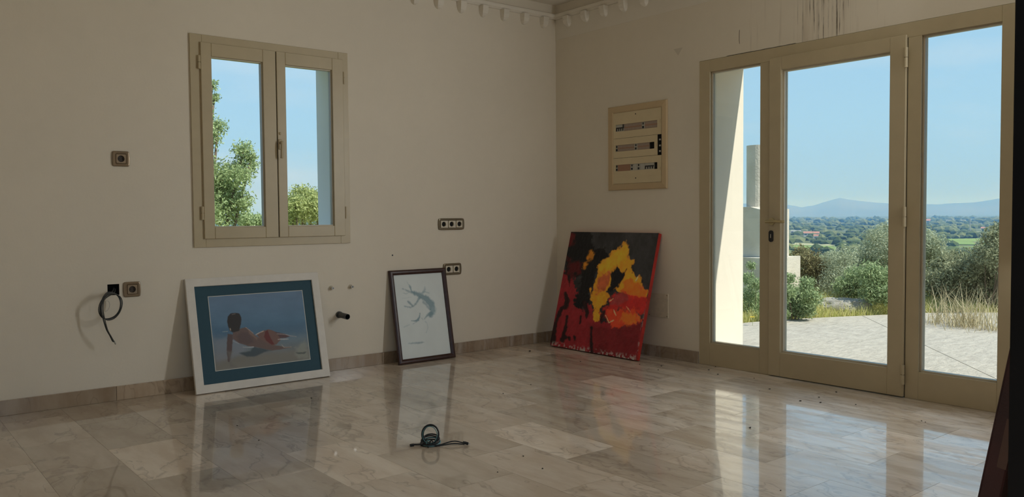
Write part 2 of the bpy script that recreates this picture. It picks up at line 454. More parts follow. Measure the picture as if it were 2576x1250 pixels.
# ------------------------------------------------------------------ room shell
CEIL = 2.91
def wall(name, axis, d0, d1, u0, u1, z0, z1, holes, mat):
    """slab with holes. axis 'x': u runs along x, depth d along y.  axis 'y': u along y, depth along x.
    a hole (u0,u1,z0,z1,True) goes through; False = recess closed at d1."""
    us = sorted({u0, u1, *[h[0] for h in holes], *[h[1] for h in holes]})
    zs = sorted({z0, z1, *[h[2] for h in holes], *[h[3] for h in holes]})
    def state(u, z):
        if not (u0 < u < u1 and z0 < z < z1): return 'out'
        for h in holes:
            if h[0] < u < h[1] and h[2] < z < h[3]: return 'hole' if h[4] else 'recess'
        return 'full'
    bm = bmesh.new(); cache = {}
    def V(u, d, z):
        k = (round(u, 5), round(d, 5), round(z, 5))
        if k not in cache: cache[k] = bm.verts.new((u, d, z) if axis == 'x' else (d, u, z))
        return cache[k]
    for i in range(len(us)-1):
        for j in range(len(zs)-1):
            a, b, c, d = us[i], us[i+1], zs[j], zs[j+1]
            s = state((a+b)/2, (c+d)/2)
            if s == 'full': bm.faces.new((V(a, d0, c), V(b, d0, c), V(b, d0, d), V(a, d0, d)))
            if s in ('full', 'recess'): bm.faces.new((V(a, d1, c), V(a, d1, d), V(b, d1, d), V(b, d1, c)))
            if s == 'full':
                e = 1e-4
                if state(a-e, (c+d)/2) != 'full': bm.faces.new((V(a, d0, c), V(a, d0, d), V(a, d1, d), V(a, d1, c)))
                if state(b+e, (c+d)/2) != 'full': bm.faces.new((V(b, d0, c), V(b, d1, c), V(b, d1, d), V(b, d0, d)))
                if state((a+b)/2, c-e) != 'full': bm.faces.new((V(a, d0, c), V(a, d1, c), V(b, d1, c), V(b, d0, c)))
                if state((a+b)/2, d+e) != 'full': bm.faces.new((V(a, d0, d), V(b, d0, d), V(b, d1, d), V(a, d1, d)))
    o = build(name, bm, mat)
    o['kind'] = 'structure'
    return o
# window opening, recess for the open junction box
WIN = (-3.066, -2.078, 0.955, 2.222)
JB = (-3.632, -3.566, 0.638, 0.704)
wlf = tag(wall('wall_left', 'x', 0.0, 0.37, -6.6, 0.0, -0.1, CEIL, [(*WIN, True), (*JB, False)], 'plaster'), 'cream plaster wall with the casement window')
wlf.data.materials.append(M['plaster_outside'])          # whitewashed outer face and window reveal
for pg in wlf.data.polygons:
    if pg.center.y > 0.1 and pg.center.x > -3.2 and pg.center.x < -2.0 or pg.center.y > 0.36: pg.material_index = 1
DOOR = (-3.655, -1.55, 0.0, 2.20)
tag(wall('wall_right', 'y', 0.0, 0.53, -4.99, 0.37, -0.1, CEIL, [(*DOOR, True)], 'plaster_stained'), 'cream plaster wall with the glazed door and brown drip stains')
tag(wall('wall_back', 'x', -4.836, -4.99, -6.6, 0.0, -0.1, CEIL, [(-5.0, -3.385, -0.003, 2.3, True)], 'plaster'), 'cream plaster wall with a wide opening and a dark door jamb')  # unseen opening behind the camera, sized to bring in fill light
tag(wall('wall_side', 'y', -6.6, -6.85, -4.99, 0.37, -0.1, CEIL, [], 'plaster'), 'plain cream plaster side wall')
o = box_obj('ceiling', (-6.85, 0.53, -4.99, 0.37, CEIL, CEIL+0.25), 'ceiling_paint'); tag(o, 'cream painted ceiling', kind='structure')

floor = box_obj('floor', (-6.6, 0.0, -4.99, 0.0, -0.08, -0.003), 'grout'); tag(floor, 'polished beige marble floor', kind='structure')
TW, TL_ = 0.31, 0.61
tile_cache = {}
def floor_tile(x0, x1, y0, y1):
    w, l = round(x1-x0, 4), round(y1-y0, 4)
    if (w, l) not in tile_cache:
        bm = bmesh.new(); bx(bm, -w/2, w/2, -l/2, l/2, -0.012, 0.0)
        me = bpy.data.meshes.new('tile'); bmesh.ops.recalc_face_normals(bm, faces=bm.faces); bm.to_mesh(me); bm.free()
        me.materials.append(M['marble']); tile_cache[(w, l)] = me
    o = bpy.data.objects.new('tile', tile_cache[(w, l)]); COL.objects.link(o)
    o.parent = floor; o.location = ((x0+x1)/2, (y0+y1)/2, 0.0)
    o.rotation_euler = (random.uniform(-.0009, .0009), random.uniform(-.0009, .0009), 0)   # hand-laid: never quite level
G = 0.0005
k = -10
while True:
    xa, xb = -3.595+TW*k, -3.595+TW*(k+1); k += 1
    if xb < -6.6: continue
    if xa >= 0: break
    offy = -0.825 if (k % 2) == 1 else -0.52        # brick bond: every other column is shifted by half a tile
    y = offy+TL_*2
    while y > -4.836:
        ya, yb = max(y-TL_, -4.836), min(y, 0.0)
        a, b = max(xa, -6.6), min(xb, 0.0)
        if yb-ya > 0.02 and b-a > 0.02: floor_tile(a+G, b-G, ya+G, yb-G)
        y -= TL_
# door sill between room and terrace
box_obj('door_sill', (0.0, 0.56, DOOR[0], DOOR[1], -0.06, -0.002), 'marble_skirting', bev=0.003)
tag(bpy.data.objects['door_sill'], 'marble sill slab under the glazed door', kind='structure')

def baseboard(name, label, segs, axis):
    root = bpy.data.objects.new(name, None); COL.objects.link(root)
    tag(root, label, kind='structure')
    for (a, b) in segs:
        bm = bmesh.new()
        if axis == 'x': bx(bm, a+0.0008, b-0.0008, -0.013, 0.0, 0.0, 0.087, 0.0015)
        else: bx(bm, -0.013, 0.0, a+0.0008, b-0.0008, 0.0, 0.087, 0.0015)
        build('skirting_tile', bm, 'marble_skirting', root)
    return root
xs = [-6.6+0.0]+[-3.60-0.61*i for i in (4, 3, 2, 1)]+[-3.60+0.61*i for i in range(0, 6)]+[0.0]
baseboard('baseboard_left', 'beige marble skirting below the casement window', list(zip(xs[:-1], xs[1:])), 'x')
ys = [-1.545, -0.93, -0.32, -0.014]
baseboard('baseboard_right', 'beige marble skirting beside the glazed door', list(zip(ys[:-1], ys[1:])), 'y')
ys = [-4.83, -4.25, -3.66]
baseboard('baseboard_door_side', 'beige marble skirting past the glazed door', list(zip(ys[:-1], ys[1:])), 'y')

# cornice with dentils
bm = bmesh.new()
prof = [(0.0, 0.045), (0.012, 0.045), (0.030, 0.060), (0.034, 0.075), (0.034, 0.085), (0.018, 0.090), (0.0, 0.10)]
def dentil_mesh():
    bm = bmesh.new()
    # tapered corbel: front view narrows downwards, rounded bottom; depth shrinks to the wall at the bottom
    lev = [(0.045, 0.034, 0.050), (0.010, 0.034, 0.048), (-0.018, 0.030, 0.040), (-0.034, 0.021, 0.026), (-0.042, 0.010, 0.012)]
    rings = []
    for z, hw, dp in lev:
        rings.append([bm.verts.new(q) for q in ((-hw, 0, z), (hw, 0, z), (hw*0.82, -dp, z), (-hw*0.82, -dp, z))])
    for a, b in zip(rings[:-1], rings[1:]):
        for i in range(4): bm.faces.new((a[i], a[(i+1) % 4], b[(i+1) % 4], b[i]))
    bm.faces.new(rings[0]); bm.faces.new(rings[-1][::-1])
    me = bpy.data.meshes.new('dentil'); bmesh.ops.recalc_face_normals(bm, faces=bm.faces); bm.to_mesh(me); bm.free()
    me.materials.append(M['ceiling_paint']); return me
DM = dentil_mesh()
def cornice(name, label, n, rotz, first, length):
    root = bpy.data.objects.new(name, None); COL.objects.link(root)
    root.matrix_world = Matrix.Translation((0, 0, 2.74)) @ Matrix.Rotation(rotz, 4, 'Z')
    tag(root, label, kind='structure')
    s = -1 if rotz == 0 else 1
    bmm = bmesh.new()
    ring = lambda xx: [bmm.verts.new((xx, -d, z)) for d, z in prof]
    A, B = ring(0.0), ring(s*length)
    for i in range(len(prof)-1): bmm.faces.new((A[i], A[i+1], B[i+1], B[i]))
    build('ledge', bmm, 'ceiling_paint', root)
    for i in range(n):
        o = bpy.data.objects.new('dentil', DM); COL.objects.link(o); o.parent = root
        o.location = (s*(first+0.2155*i), 0, 0)
    return root
cornice('trim_1', 'plaster cornice with small dentils above the casement window', 30, 0.0, 0.148, 6.6)
cornice('trim_2', 'plaster cornice with small dentils above the glazed door', 21, -math.pi/2, 0.172, 4.83)
o = box_obj('trim_3', (-0.0035, 0.0, -4.83, -0.0, 2.613, 2.784), 'ceiling_paint'); tag(o, 'shallow painted band below the cornice', kind='structure')

# dark door jamb beside the camera
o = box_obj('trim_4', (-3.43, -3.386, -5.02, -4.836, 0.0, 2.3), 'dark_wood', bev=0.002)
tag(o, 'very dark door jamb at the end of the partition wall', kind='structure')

# added fill lamp, out of view past the door, to brighten the room
FILL_L = 85.0
t = NT('fill_emitter')
em = t.node('ShaderNodeEmission'); em.inputs['Color'].default_value = (0.93, 0.96, 0.96, 1); em.inputs['Strength'].default_value = FILL_L
t.link(em.outputs[0], t.out.inputs['Surface']); M['fill_emitter'] = t.m
lamp = thing('fill_lamp', 'unseen fill lamp added past the glazed door to brighten the room', 'lamp', (-0.085, -3.80, 0.0), (0, 0, math.radians(180+45)))
bm = bmesh.new(); bx(bm, -0.055, 0.055, -0.02, 0.03, 0.88, 2.52, 0.008, 2); build('housing', bm, 'white_frame', lamp)
bm = bmesh.new(); bm.faces.new([bm.verts.new(q) for q in ((-0.045, -0.0205, 0.9), (0.045, -0.0205, 0.9), (0.045, -0.0205, 2.5), (-0.045, -0.0205, 2.5))])
build('diffuser', bm, 'fill_emitter', lamp)
box_obj('light_flap', (-0.058, -0.052, -0.085, 0.0, 0.88, 2.52), 'white_frame', lamp)  # flap keeps the added light off the door
for z in (1.1, 2.3):
    bm = bmesh.new(); cyl(bm, (0, 0.02, z), (0.057, 0.077, z), 0.008, n=8); build('bracket', bm, 'white_frame', lamp)

# ------------------------------------------------------------------ casement window
def ring_frame(bm, x0, x1, z0, z1, wl_, wr_, wb_, wt_, y0, y1, bev=0.002):
    bx(bm, x0, x0+wl_, y0, y1, z0, z1, bev); bx(bm, x1-wr_, x1, y0, y1, z0, z1, bev)
    bx(bm, x0+wl_, x1-wr_, y0, y1, z0, z0+wb_, bev); bx(bm, x0+wl_, x1-wr_, y0, y1, z1-wt_, z1, bev)
win = bpy.data.objects.new('window_1', None); COL.objects.link(win)
tag(win, 'beige two-sash casement window in the cream wall', kind='structure')
bm = bmesh.new()
ring_frame(bm, -3.120, -2.015, 0.909, 2.264, 0.075, 0.075, 0.075, 0.070, -0.012, -0.0005)
ring_frame(bm, WIN[0]+.001, WIN[1]-.001, WIN[2]+.001, WIN[3]-.001, 0.030, 0.030, 0.030, 0.030, -0.0005, 0.055)
build('window_frame', bm, 'beige_aluminium', win)
def sash(x0, x1, gx0, gx1, z0=0.963, z1=2.214, gz0=1.037, gz1=2.130):
    bm = bmesh.new()
    ring_frame(bm, x0, x1, z0, z1, gx0-x0, x1-gx1, gz0-z0, z1-gz1, -0.026, 0.040, 0.003)
    s = build('sash', bm, 'beige_aluminium', win)
    bm = bmesh.new()
    ring_frame(bm, gx0-0.001, gx1+0.001, gz0-0.001, gz1+0.001, 0.007, 0.007, 0.007, 0.007, -0.010, 0.030, 0.001)
    build('glazing_bead', bm, 'beige_bead', s)
    bm = bmesh.new(); bx(bm, gx0+0.004, gx1-0.004, 0.010, 0.014, gz0+0.004, gz1-0.004); build('pane', bm, 'clear_glass', s)
    return s
sl = sash(-3.057, -2.5605, -2.990, -2.650)
sr = sash(-2.5545, -2.060, -2.491, -2.145)
box_obj('seal', (-2.5606, -2.5544, -0.018, 0.03, 0.966, 2.211), 'dark_seal', win)
# handle on the right sash
bm = bmesh.new()
bx(bm, -2.553, -2.527, -0.034, -0.026, 1.555, 1.625, 0.004, 2)
cyl(bm, (-2.540, -0.030, 1.600), (-2.540, -0.060, 1.600), 0.008)
tube(bm, [(-2.540, -0.058, 1.610), (-2.541, -0.062, 1.570), (-2.542, -0.060, 1.520), (-2.542, -0.056, 1.495)], 0.0095, 10, 6)
bx(bm, -2.546, -2.532, -0.033, -0.026, 1.655, 1.672, 0.003)
build('handle', bm, 'beige_aluminium', sr, True)
def hinge(parent, x, y, z, h, r, mat='beige_aluminium', axis='z'):
    bm = bmesh.new()
    cyl(bm, (x, y, z-h/2), (x, y, z-0.0015), r, n=12); cyl(bm, (x, y, z+0.0015), (x, y, z+h/2), r, n=12)
    cyl(bm, (x, y, z-0.003), (x, y, z+0.003), r*0.5, n=8)
    return build('hinge', bm, mat, parent, False)
for z in (2.085, 1.128): hinge(win, -3.066, -0.021, z, 0.085, 0.009)
for z in (2.085, 1.128): hinge(win, -2.052, -0.021, z, 0.085, 0.007)

# ------------------------------------------------------------------ glazed door with two sidelights (built along local x = world -y, front = local -y)
RZ = -math.pi/2
door = bpy.data.objects.new('door_1', None); COL.objects.link(door)
door.matrix_world = Matrix.Rotation(RZ, 4, 'Z')
tag(door, 'beige glazed terrace door with fixed sidelights', kind='structure')
FY0, FY1 = -0.004, 0.062
bm = bmesh.new()
bx(bm, 1.5500, 1.6430, FY0, FY1, 0.0, 2.198, 0.002)
bx(bm, 2.0600, 2.1385, FY0, FY1, 0.0, 2.112, 0.002)
bx(bm, 3.0560, 3.1340, FY0, FY1, 0.0, 2.112, 0.002)
bx(bm, 3.5560, 3.6550, FY0, FY1, 0.0, 2.198, 0.002)
bx(bm, 1.6430, 3.5560, FY0, FY1, 2.112, 2.198, 0.002)
build('frame', bm, 'beige_aluminium', door)
for (a, b) in ((1.643, 2.060), (3.134, 3.556)):
    box_obj('bottom_panel', (a, b, FY0, FY1, 0.0, 0.163), 'beige_aluminium', door, 0.002)
    bm = bmesh.new()
    ring_frame(bm, a-0.001, b+0.001, 0.162, 2.113, 0.010, 0.010, 0.010, 0.010, 0.018, 0.058, 0.0015)
    build('glazing_bead', bm, 'beige_bead', door)
    box_obj('pane', (a+0.004, b-0.004, 0.034, 0.040, 0.167, 2.108), 'clear_glass', door)
LY0 = -0.022
bm = bmesh.new()
ring_frame(bm, 2.1420, 3.0525, 0.006, 2.128, 2.231-2.142, 3.0525-2.957, 0.162, 2.128-2.042, LY0, 0.050, 0.003)
leaf = build('leaf', bm, 'beige_aluminium', door)
bm = bmesh.new()
ring_frame(bm, 2.230, 2.958, 0.167, 2.043, 0.010, 0.010, 0.010, 0.010, 0.004, 0.046, 0.0015)
build('glazing_bead', bm, 'beige_bead', leaf)
box_obj('pane', (2.236, 2.952, 0.022, 0.028, 0.173, 2.037), 'clear_glass', leaf)
box_obj('seal', (3.0526, 3.0558, -0.003, 0.040, 0.004, 2.110), 'dark_seal', door)
bm = bmesh.new()
cyl(bm, (2.168, LY0, 1.042), (2.168, LY0-0.010, 1.042), 0.024, n=24)
cyl(bm, (2.168, LY0-0.010, 1.042), (2.168, LY0-0.045, 1.042), 0.010, n=14)
tube(bm, [(2.152, LY0-0.050, 1.042), (2.175, LY0-0.052, 1.043), (2.230, LY0-0.054, 1.043), (2.275, LY0-0.052, 1.042), (2.288, LY0-0.044, 1.042)], 0.0095, 10, 6)
build('handle', bm, 'brass', leaf, False)
bm = bmesh.new()
out = []
for i in range(24):
    a = 2*math.pi*i/24; x = 0.0165*math.cos(a); z = 0.0165*math.sin(a)+(0.022 if math.sin(a) >= 0 else -0.022)
    out.append((2.163+x, 0.944+z))
A = [bm.verts.new((x, LY0, z)) for x, z in out]; B = [bm.verts.new((x, LY0-0.008, z)) for x, z in out]
for i in range(24): bm.faces.new((A[i], A[(i+1) % 24], B[(i+1) % 24], B[i]))
bm.faces.new(B)
esc = build('lock_plate', bm, 'black_plastic', leaf); esc['label'] = 'black oval lock plate'
box_obj('key_slot', (2.160, 2.166, LY0-0.0088, LY0-0.0078, 0.932, 0.958), 'chrome', leaf)
for z in (1.995, 1.070, 0.140): hinge(door, 3.0545, LY0-0.006, z, 0.115, 0.011)

# ------------------------------------------------------------------ sockets
def angle_loop(hw, hh, n, bulge=0.0, rad=0.0):
    """closed outline sampled at n angles: rectangle with bulged left/right sides and rounded corners"""
    pts = []
    for i in range(n):
        a = 2*math.pi*(i+0.5)/n
        c, s = math.cos(a), math.sin(a)
        # superellipse-like rectangle
        p = 14.0 if rad else 60.0
        r = (abs(c/hw)**p+abs(s/hh)**p)**(-1/p)
        x, z = r*c, r*s
        if bulge: x += math.copysign(bulge*(1-(z/hh)**2), x)*min(1.0, abs(x)/hw)**6
        pts.append((x, z))
    return pts
def loop(bm, pts, y): return [bm.verts.new((x, y, z)) for x, z in pts]
def socket(name, label, loc, gangs, pm, im, group=None):
    root = thing(name, label, 'socket', loc, (0, 0, 0), group)
    w = 0.1005+0.0745*(gangs-1); h = 0.092; n = 64
    bm = bmesh.new()
    o0 = angle_loop(w/2-0.004, h/2, n, 0.004, 1); o1 = angle_loop(w/2-0.006, h/2-0.002, n, 0.004, 1); o2 = angle_loop(w/2-0.010, h/2-0.006, n, 0.003, 1)
    ow, oh = 0.0285+0.0372*(gangs-1), 0.0285
    i0 = angle_loop(ow+0.0035, oh+0.0035, n); i1 = angle_loop(ow, oh, n)
    L = [loop(bm, o0, -0.0003), loop(bm, o0, -0.006), loop(bm, o1, -0.0095), loop(bm, o2, -0.011), loop(bm, i0, -0.0105), loop(bm, i1, -0.008), loop(bm, i1, -0.001)]
    for a, b in zip(L[:-1], L[1:]): bridge(bm, a, b)
    build('cover_frame', bm, pm, root)
    for g in range(gangs):
        cx = (g-(gangs-1)/2)*0.0745
        bm = bmesh.new()
        sq = angle_loop(0.0280, 0.0280, 48); sq2 = angle_loop(0.0262, 0.0262, 48)
        ci = [(0.0198*math.cos(2*math.pi*(i+.5)/48), 0.0198*math.sin(2*math.pi*(i+.5)/48)) for i in range(48)]
        sh = lambda P: [(x+cx, z) for x, z in P]
        L = [loop(bm, sh(sq), -0.002), loop(bm, sh(sq), -0.010), loop(bm, sh(sq2), -0.0122), loop(bm, sh(ci), -0.0122), loop(bm, sh([(x*.96, z*.96) for x, z in ci]), -0.0012)]
        for a, b in zip(L[:-1], L[1:]): bridge(bm, a, b)
        ins = build('insert', bm, im, root)
        bm = bmesh.new(); bm.faces.new(loop(bm, sh([(x*.97, z*.97) for x, z in ci]), -0.0014)); build('well', bm, 'socket_dark' if gangs == 1 else 'black_void', ins)
        bm = bmesh.new()
        for sx in (-0.0095, 0.0095): cyl(bm, (cx+sx, -0.0014, 0), (cx+sx, -0.0022, 0), 0.0026, n=10)
        build('pin_hole', bm, 'black_void', ins)
    return root
socket('wall_socket', 'bronze single wall socket alone high on the wall beside the window', (-3.539, 0, 1.4575), 1, 'bronze_plate', 'insert_dim')
socket('wall_socket', 'bronze single wall socket right beside the open black junction box', (-3.495, 0, 0.667), 1, 'bronze_plate', 'insert_dim')
socket('triple_wall_socket', 'bronze-framed triple wall socket with inserts coloured as lit', (-1.1255, 0, 1.0335), 3, 'dark_plate', 'insert_lit')
socket('double_wall_socket', 'bronze-framed double wall socket behind the top of the dark framed drawing', (-1.121, 0, 0.678), 2, 'dark_plate', 'insert_lit')

# open junction box and its loose cable
bm = bmesh.new()
x0, x1, z0, z1 = JB
for d in ((x0, x0+.002, .001, .05, z0, z1), (x1-.002, x1, .001, .05, z0, z1), (x0, x1, .001, .05, z0, z0+.002), (x0, x1, .001, .05, z1-.002, z1), (x0, x1, .048, .05, z0, z1)): bx(bm, *d)
jb = build('junction_box', bm, 'black_void'); tag(jb, 'open black junction box sunk in the wall with cable hanging out', 'junction box')
cb = thing('loose_cable', 'looped grey electric cable hanging from the open junction box', 'cable', at_plane(286, 742, 1, -0.005))
WP = lambda px, py, d: at_plane(px, py, 1, -d)
def wcable(pts, r, mat, name='strand', n=8):
    bm = bmesh.new(); tube(bm, [WP(*p) for p in pts], r, n, 8); return build(name, bm, mat, cb, True, True)
main = [(287, 724, -0.03), (284, 732, 0.01), (278, 738, 0.05), (264, 748, 0.085), (254, 765, 0.10), (252, 785, 0.10), (260, 800, 0.095), (272, 803, 0.09), (288, 797, 0.085), (300, 782, 0.08), (304, 762, 0.075), (299, 746, 0.07), (286, 737, 0.075), (272, 738, 0.085), (260, 752, 0.095), (255, 775, 0.105), (259, 800, 0.11), (268, 828, 0.11), (279, 846, 0.105), (287, 860, 0.10)]
wcable(main, 0.0036, 'cable_grey', 'cable_core')
wcable([(p[0]+3+math.sin(i*1.3)*1.5, p[1]+2, p[2]+0.006) for i, p in enumerate(main[:-1])]+[(281, 852, 0.108)], 0.0030, 'cable_grey')
wcable([(p[0]-2+math.sin(i*0.9)*1.6, p[1]-1.5, p[2]+0.003) for i, p in enumerate(main)]+[(288, 858, 0.10)], 0.0027, 'cable_black')
wcable([(266, 757, 0.10), (273, 758, 0.095), (276, 768, 0.09), (271, 780, 0.09), (264, 784, 0.095)], 0.0010, 'cable_pale', n=6)
wcable([(287, 858, 0.10), (289, 862, 0.10), (291, 866, 0.10)], 0.004, 'cable_pale', 'cable_end')

# water stubs and drain pipe
for (x, z), lab in (((-2.168, 0.593), 'small chrome water stub nearer the white framed painting'), ((-2.014, 0.593), 'small chrome water stub with an open end nearer the dark framed drawing')):
    st = thing('water_stub', lab, 'pipe', (x, 0, z), group='water stubs on the wall')
    bm = bmesh.new(); cyl(bm, (0, -0.0005, 0), (0, -0.010, 0), 0.0165, 0.0150, 18); build('collar', bm, 'cover_plate', st)
    bm = bmesh.new(); A, B = cyl(bm, (0, -0.010, 0), (0.0, -0.030, 0), 0.0105, n=14, cap=False)
    C2 = [bm.verts.new(Vector((0, -0.030, 0))+(v.co-Vector((0, -0.030, 0)))*0.6) for v in B]
    D2 = [bm.verts.new((v.co.x, -0.015, v.co.z)) for v in C2]
    bridge(bm, B, C2); bridge(bm, C2, D2); bm.faces.new(D2)
    build('nut', bm, 'chrome', st)
dp = thing('drain_pipe', 'dark grey drain pipe stub sticking out of the wall', 'pipe', (-2.112, 0, 0.398))
bm = bmesh.new()
axis_d = Vector((0.03, -1.0, -0.045)).normalized()
p0 = Vector((0, -0.0005, 0)); p1 = p0+axis_d*0.125
A, B = cyl(bm, p0, p1, 0.0200, n=24, cap=False)
C2 = [bm.verts.new(p1+(v.co-p1)*0.86) for v in B]; D2 = [bm.verts.new(v.co-axis_d*0.11) for v in C2]
bridge(bm, B, C2); bridge(bm, C2, D2); bm.faces.new(D2)
build('tube', bm, 'pipe_grey', dp, False)
bm = bmesh.new(); cyl(bm, p0, p0+axis_d*0.018, 0.0235, n=24); build('socket_collar', bm, 'pipe_grey', dp)
bm = bmesh.new(); cyl(bm, (-1.662, -0.0004, 0.807), (-1.662, -0.003, 0.807), 0.006, n=10)
tag(build('wall_plug', bm, 'pipe_grey'), 'tiny dark plug in the wall above the dark framed drawing', 'wall plug')

# blank cover plate behind the red canvas
cp = thing('cover_plate', 'blank cream cover plate low on the wall behind the red canvas', 'cover plate', (0, -1.160, 0.400), (0, 0, RZ))
box_obj('plate', (-0.10, 0.10, -0.006, -0.0005, -0.093, 0.093), 'cover_plate', cp, 0.002)
for sx, sz in ((0.088, 0.08), (0.088, -0.08), (-0.088, 0.08), (-0.088, -0.08)):
    bm = bmesh.new(); cyl(bm, (sx, -0.006, sz), (sx, -0.0075, sz), 0.004, n=10); build('screw', bm, 'bronze_plate', cp)

# ------------------------------------------------------------------ distribution board
PWD, PHT = 0.614, 0.669
pb = thing('distribution_board', 'cream electrical distribution board with three rows of breakers', 'fuse box', (0, -0.639, 1.2925), (0, 0, RZ))
bm = bmesh.new()
def pan_ring(y, x0, x1, z0, z1): return [bm.verts.new(q) for q in ((x0, y, z0), (x1, y, z0), (x1, y, z1), (x0, y, z1))]
IX0, IX1, IZ0, IZ1 = 0.063, 0.564, 0.051, 0.616
L = [pan_ring(-0.0005, 0, PWD, 0, PHT), pan_ring(-0.010, 0, PWD, 0, PHT), pan_ring(-0.016, 0.006, PWD-.006, 0.006, PHT-.006), pan_ring(-0.020, IX0-.008, IX1+.008, IZ0-.008, IZ1+.008), pan_ring(-0.014, IX0, IX1, IZ0, IZ1), pan_ring(-0.001, IX0, IX1, IZ0, IZ1)]
for a, b in zip(L[:-1], L[1:]): bridge(bm, a, b)
build('surround', bm, 'panel_frame', pb)
box_obj('back_plate', (IX0, IX1, -0.0025, -0.001, IZ0, IZ1), 'black_void', pb)
U = lambda u: IX0+(IX1-IX0)*u
Vv = lambda v: IZ1-(IZ1-IZ0)*v
def row(u0, u1, v0, v1, su0, su1, sv0, sv1):
    bm = bmesh.new()
    x0, x1, z1, z0 = U(u0)+.001, U(u1)-.001, Vv(v0)-.001, Vv(v1)+.001
    a0, a1, b1, b0 = U(su0), U(su1), Vv(sv0), Vv(sv1)
    y0, y1 = -0.016, -0.0125
    def rr(y, X0, X1, Z0, Z1): return [bm.verts.new(q) for q in ((X0, y, Z0), (X1, y, Z0), (X1, y, Z1), (X0, y, Z1))]
    L = [rr(y1, x0, x1, z0, z1), rr(y0, x0, x1, z0, z1), rr(y0, a0, a1, b0, b1), rr(-0.011, a0, a1, b0, b1)]
    for a, b in zip(L[:-1], L[1:]): bridge(bm, a, b)
    c = build('row_cover', bm, 'panel_cream', pb)
    bm = bmesh.new(); bx(bm, U(u1-.022)-.002, U(u1-.022)+.002, -0.0175, -0.016, (z0+z1)/2-.012, (z0+z1)/2+.012); build('latch', bm, 'panel_frame', c)
    return c
def modules(cover, sv0, sv1, items):
    z1, z0 = Vv(sv0), Vv(sv1); h = z1-z0
    for (u0, u1, kind) in items:
        x0, x1 = U(u0), U(u1)
        if kind == 'gap': continue
        m = {'blank': 'breaker_mauve', 'grey': 'breaker_grey', 'red': 'breaker_red', 'toggle': 'breaker_grey', 'combl': 'breaker_grey', 'comb': 'breaker_grey'}[kind]
        bm = bmesh.new(); bx(bm, x0+.0006, x1-.0006, -0.012, -0.003, z0, z1, 0.0008)
        br = build('breaker', bm, m, cover)
        if kind in ('blank', 'red'):
            bm = bmesh.new(); bx(bm, x0+.004, x1-.004, -0.0135, -0.0115, z0+h*.42, z0+h*.56); build('ridge', bm, 'breaker_red', br)
        if kind == 'toggle':
            bm = bmesh.new(); xm = (x0+x1)/2
            bx(bm, xm-.0075, xm+.0075, -0.016, -0.0115, z0+h*.10, z0+h*.42, 0.001); bx(bm, xm-.0060, xm+.0060, -0.0145, -0.0115, z0+h*.60, z0+h*.92, 0.001)
            build('toggle', bm, 'black_plastic', br)
        if kind in ('comb', 'combl'):
            bm = bmesh.new(); w = x1-x0
            bx(bm, x0+w*.04, x1-w*.04, -0.0145, -0.0115, z0+h*.42, z0+h*.60)
            for i in range(4): bx(bm, x0+w*(.04+.25*i), x0+w*(.13+.25*i), -0.0145, -0.0115, z0+h*.10, z0+h*.45)
            if kind == 'combl': bx(bm, x1-w*.16, x1-w*.03, -0.016, -0.0115, z0+h*.45, z0+h*.98)
            build('toggle', bm, 'black_plastic', br)
c1 = row(0, 1, 0, .362, .053, .92, .166, .264)
modules(c1, .166, .264, [(.053, .23, 'combl'), (.23, .60, 'blank'), (.60, .66, 'toggle'), (.66, .92, 'blank')])
c2 = row(0, .925, .362, .638, .053, .86, .454, .545)
modules(c2, .454, .545, [(.053, .085, 'toggle'), (.085, .445, 'blank'), (.445, .51, 'toggle'), (.51, .755, 'blank'), (.755, .86, 'gap')])
c3 = row(0, 1, .638, 1, .053, .92, .732, .822)
modules(c3, .732, .822, [(.053, .085, 'toggle'), (.085, .36, 'red'), (.36, .43, 'toggle'), (.43, .50, 'grey'), (.50, .57, 'toggle'), (.57, .66, 'grey'), (.66, .85, 'comb'), (.85, .92, 'gap')])
for v in (.045, .93):
    bm = bmesh.new(); cyl(bm, (U(.48), -0.016, Vv(v)), (U(.48), -0.0172, Vv(v)), 0.005, n=10); build('screw', bm, 'black_plastic', pb)
for v in (.43, .51, .585):
    box_obj('terminal', (U(.945), U(.975), -0.010, -0.002, Vv(v)-.006, Vv(v)+.006), 'breaker_grey', pb)
box_obj('lower_lip', (U(.05), U(.985), -0.0172, -0.0158, Vv(.908), Vv(.900)), 'panel_cream', pb)

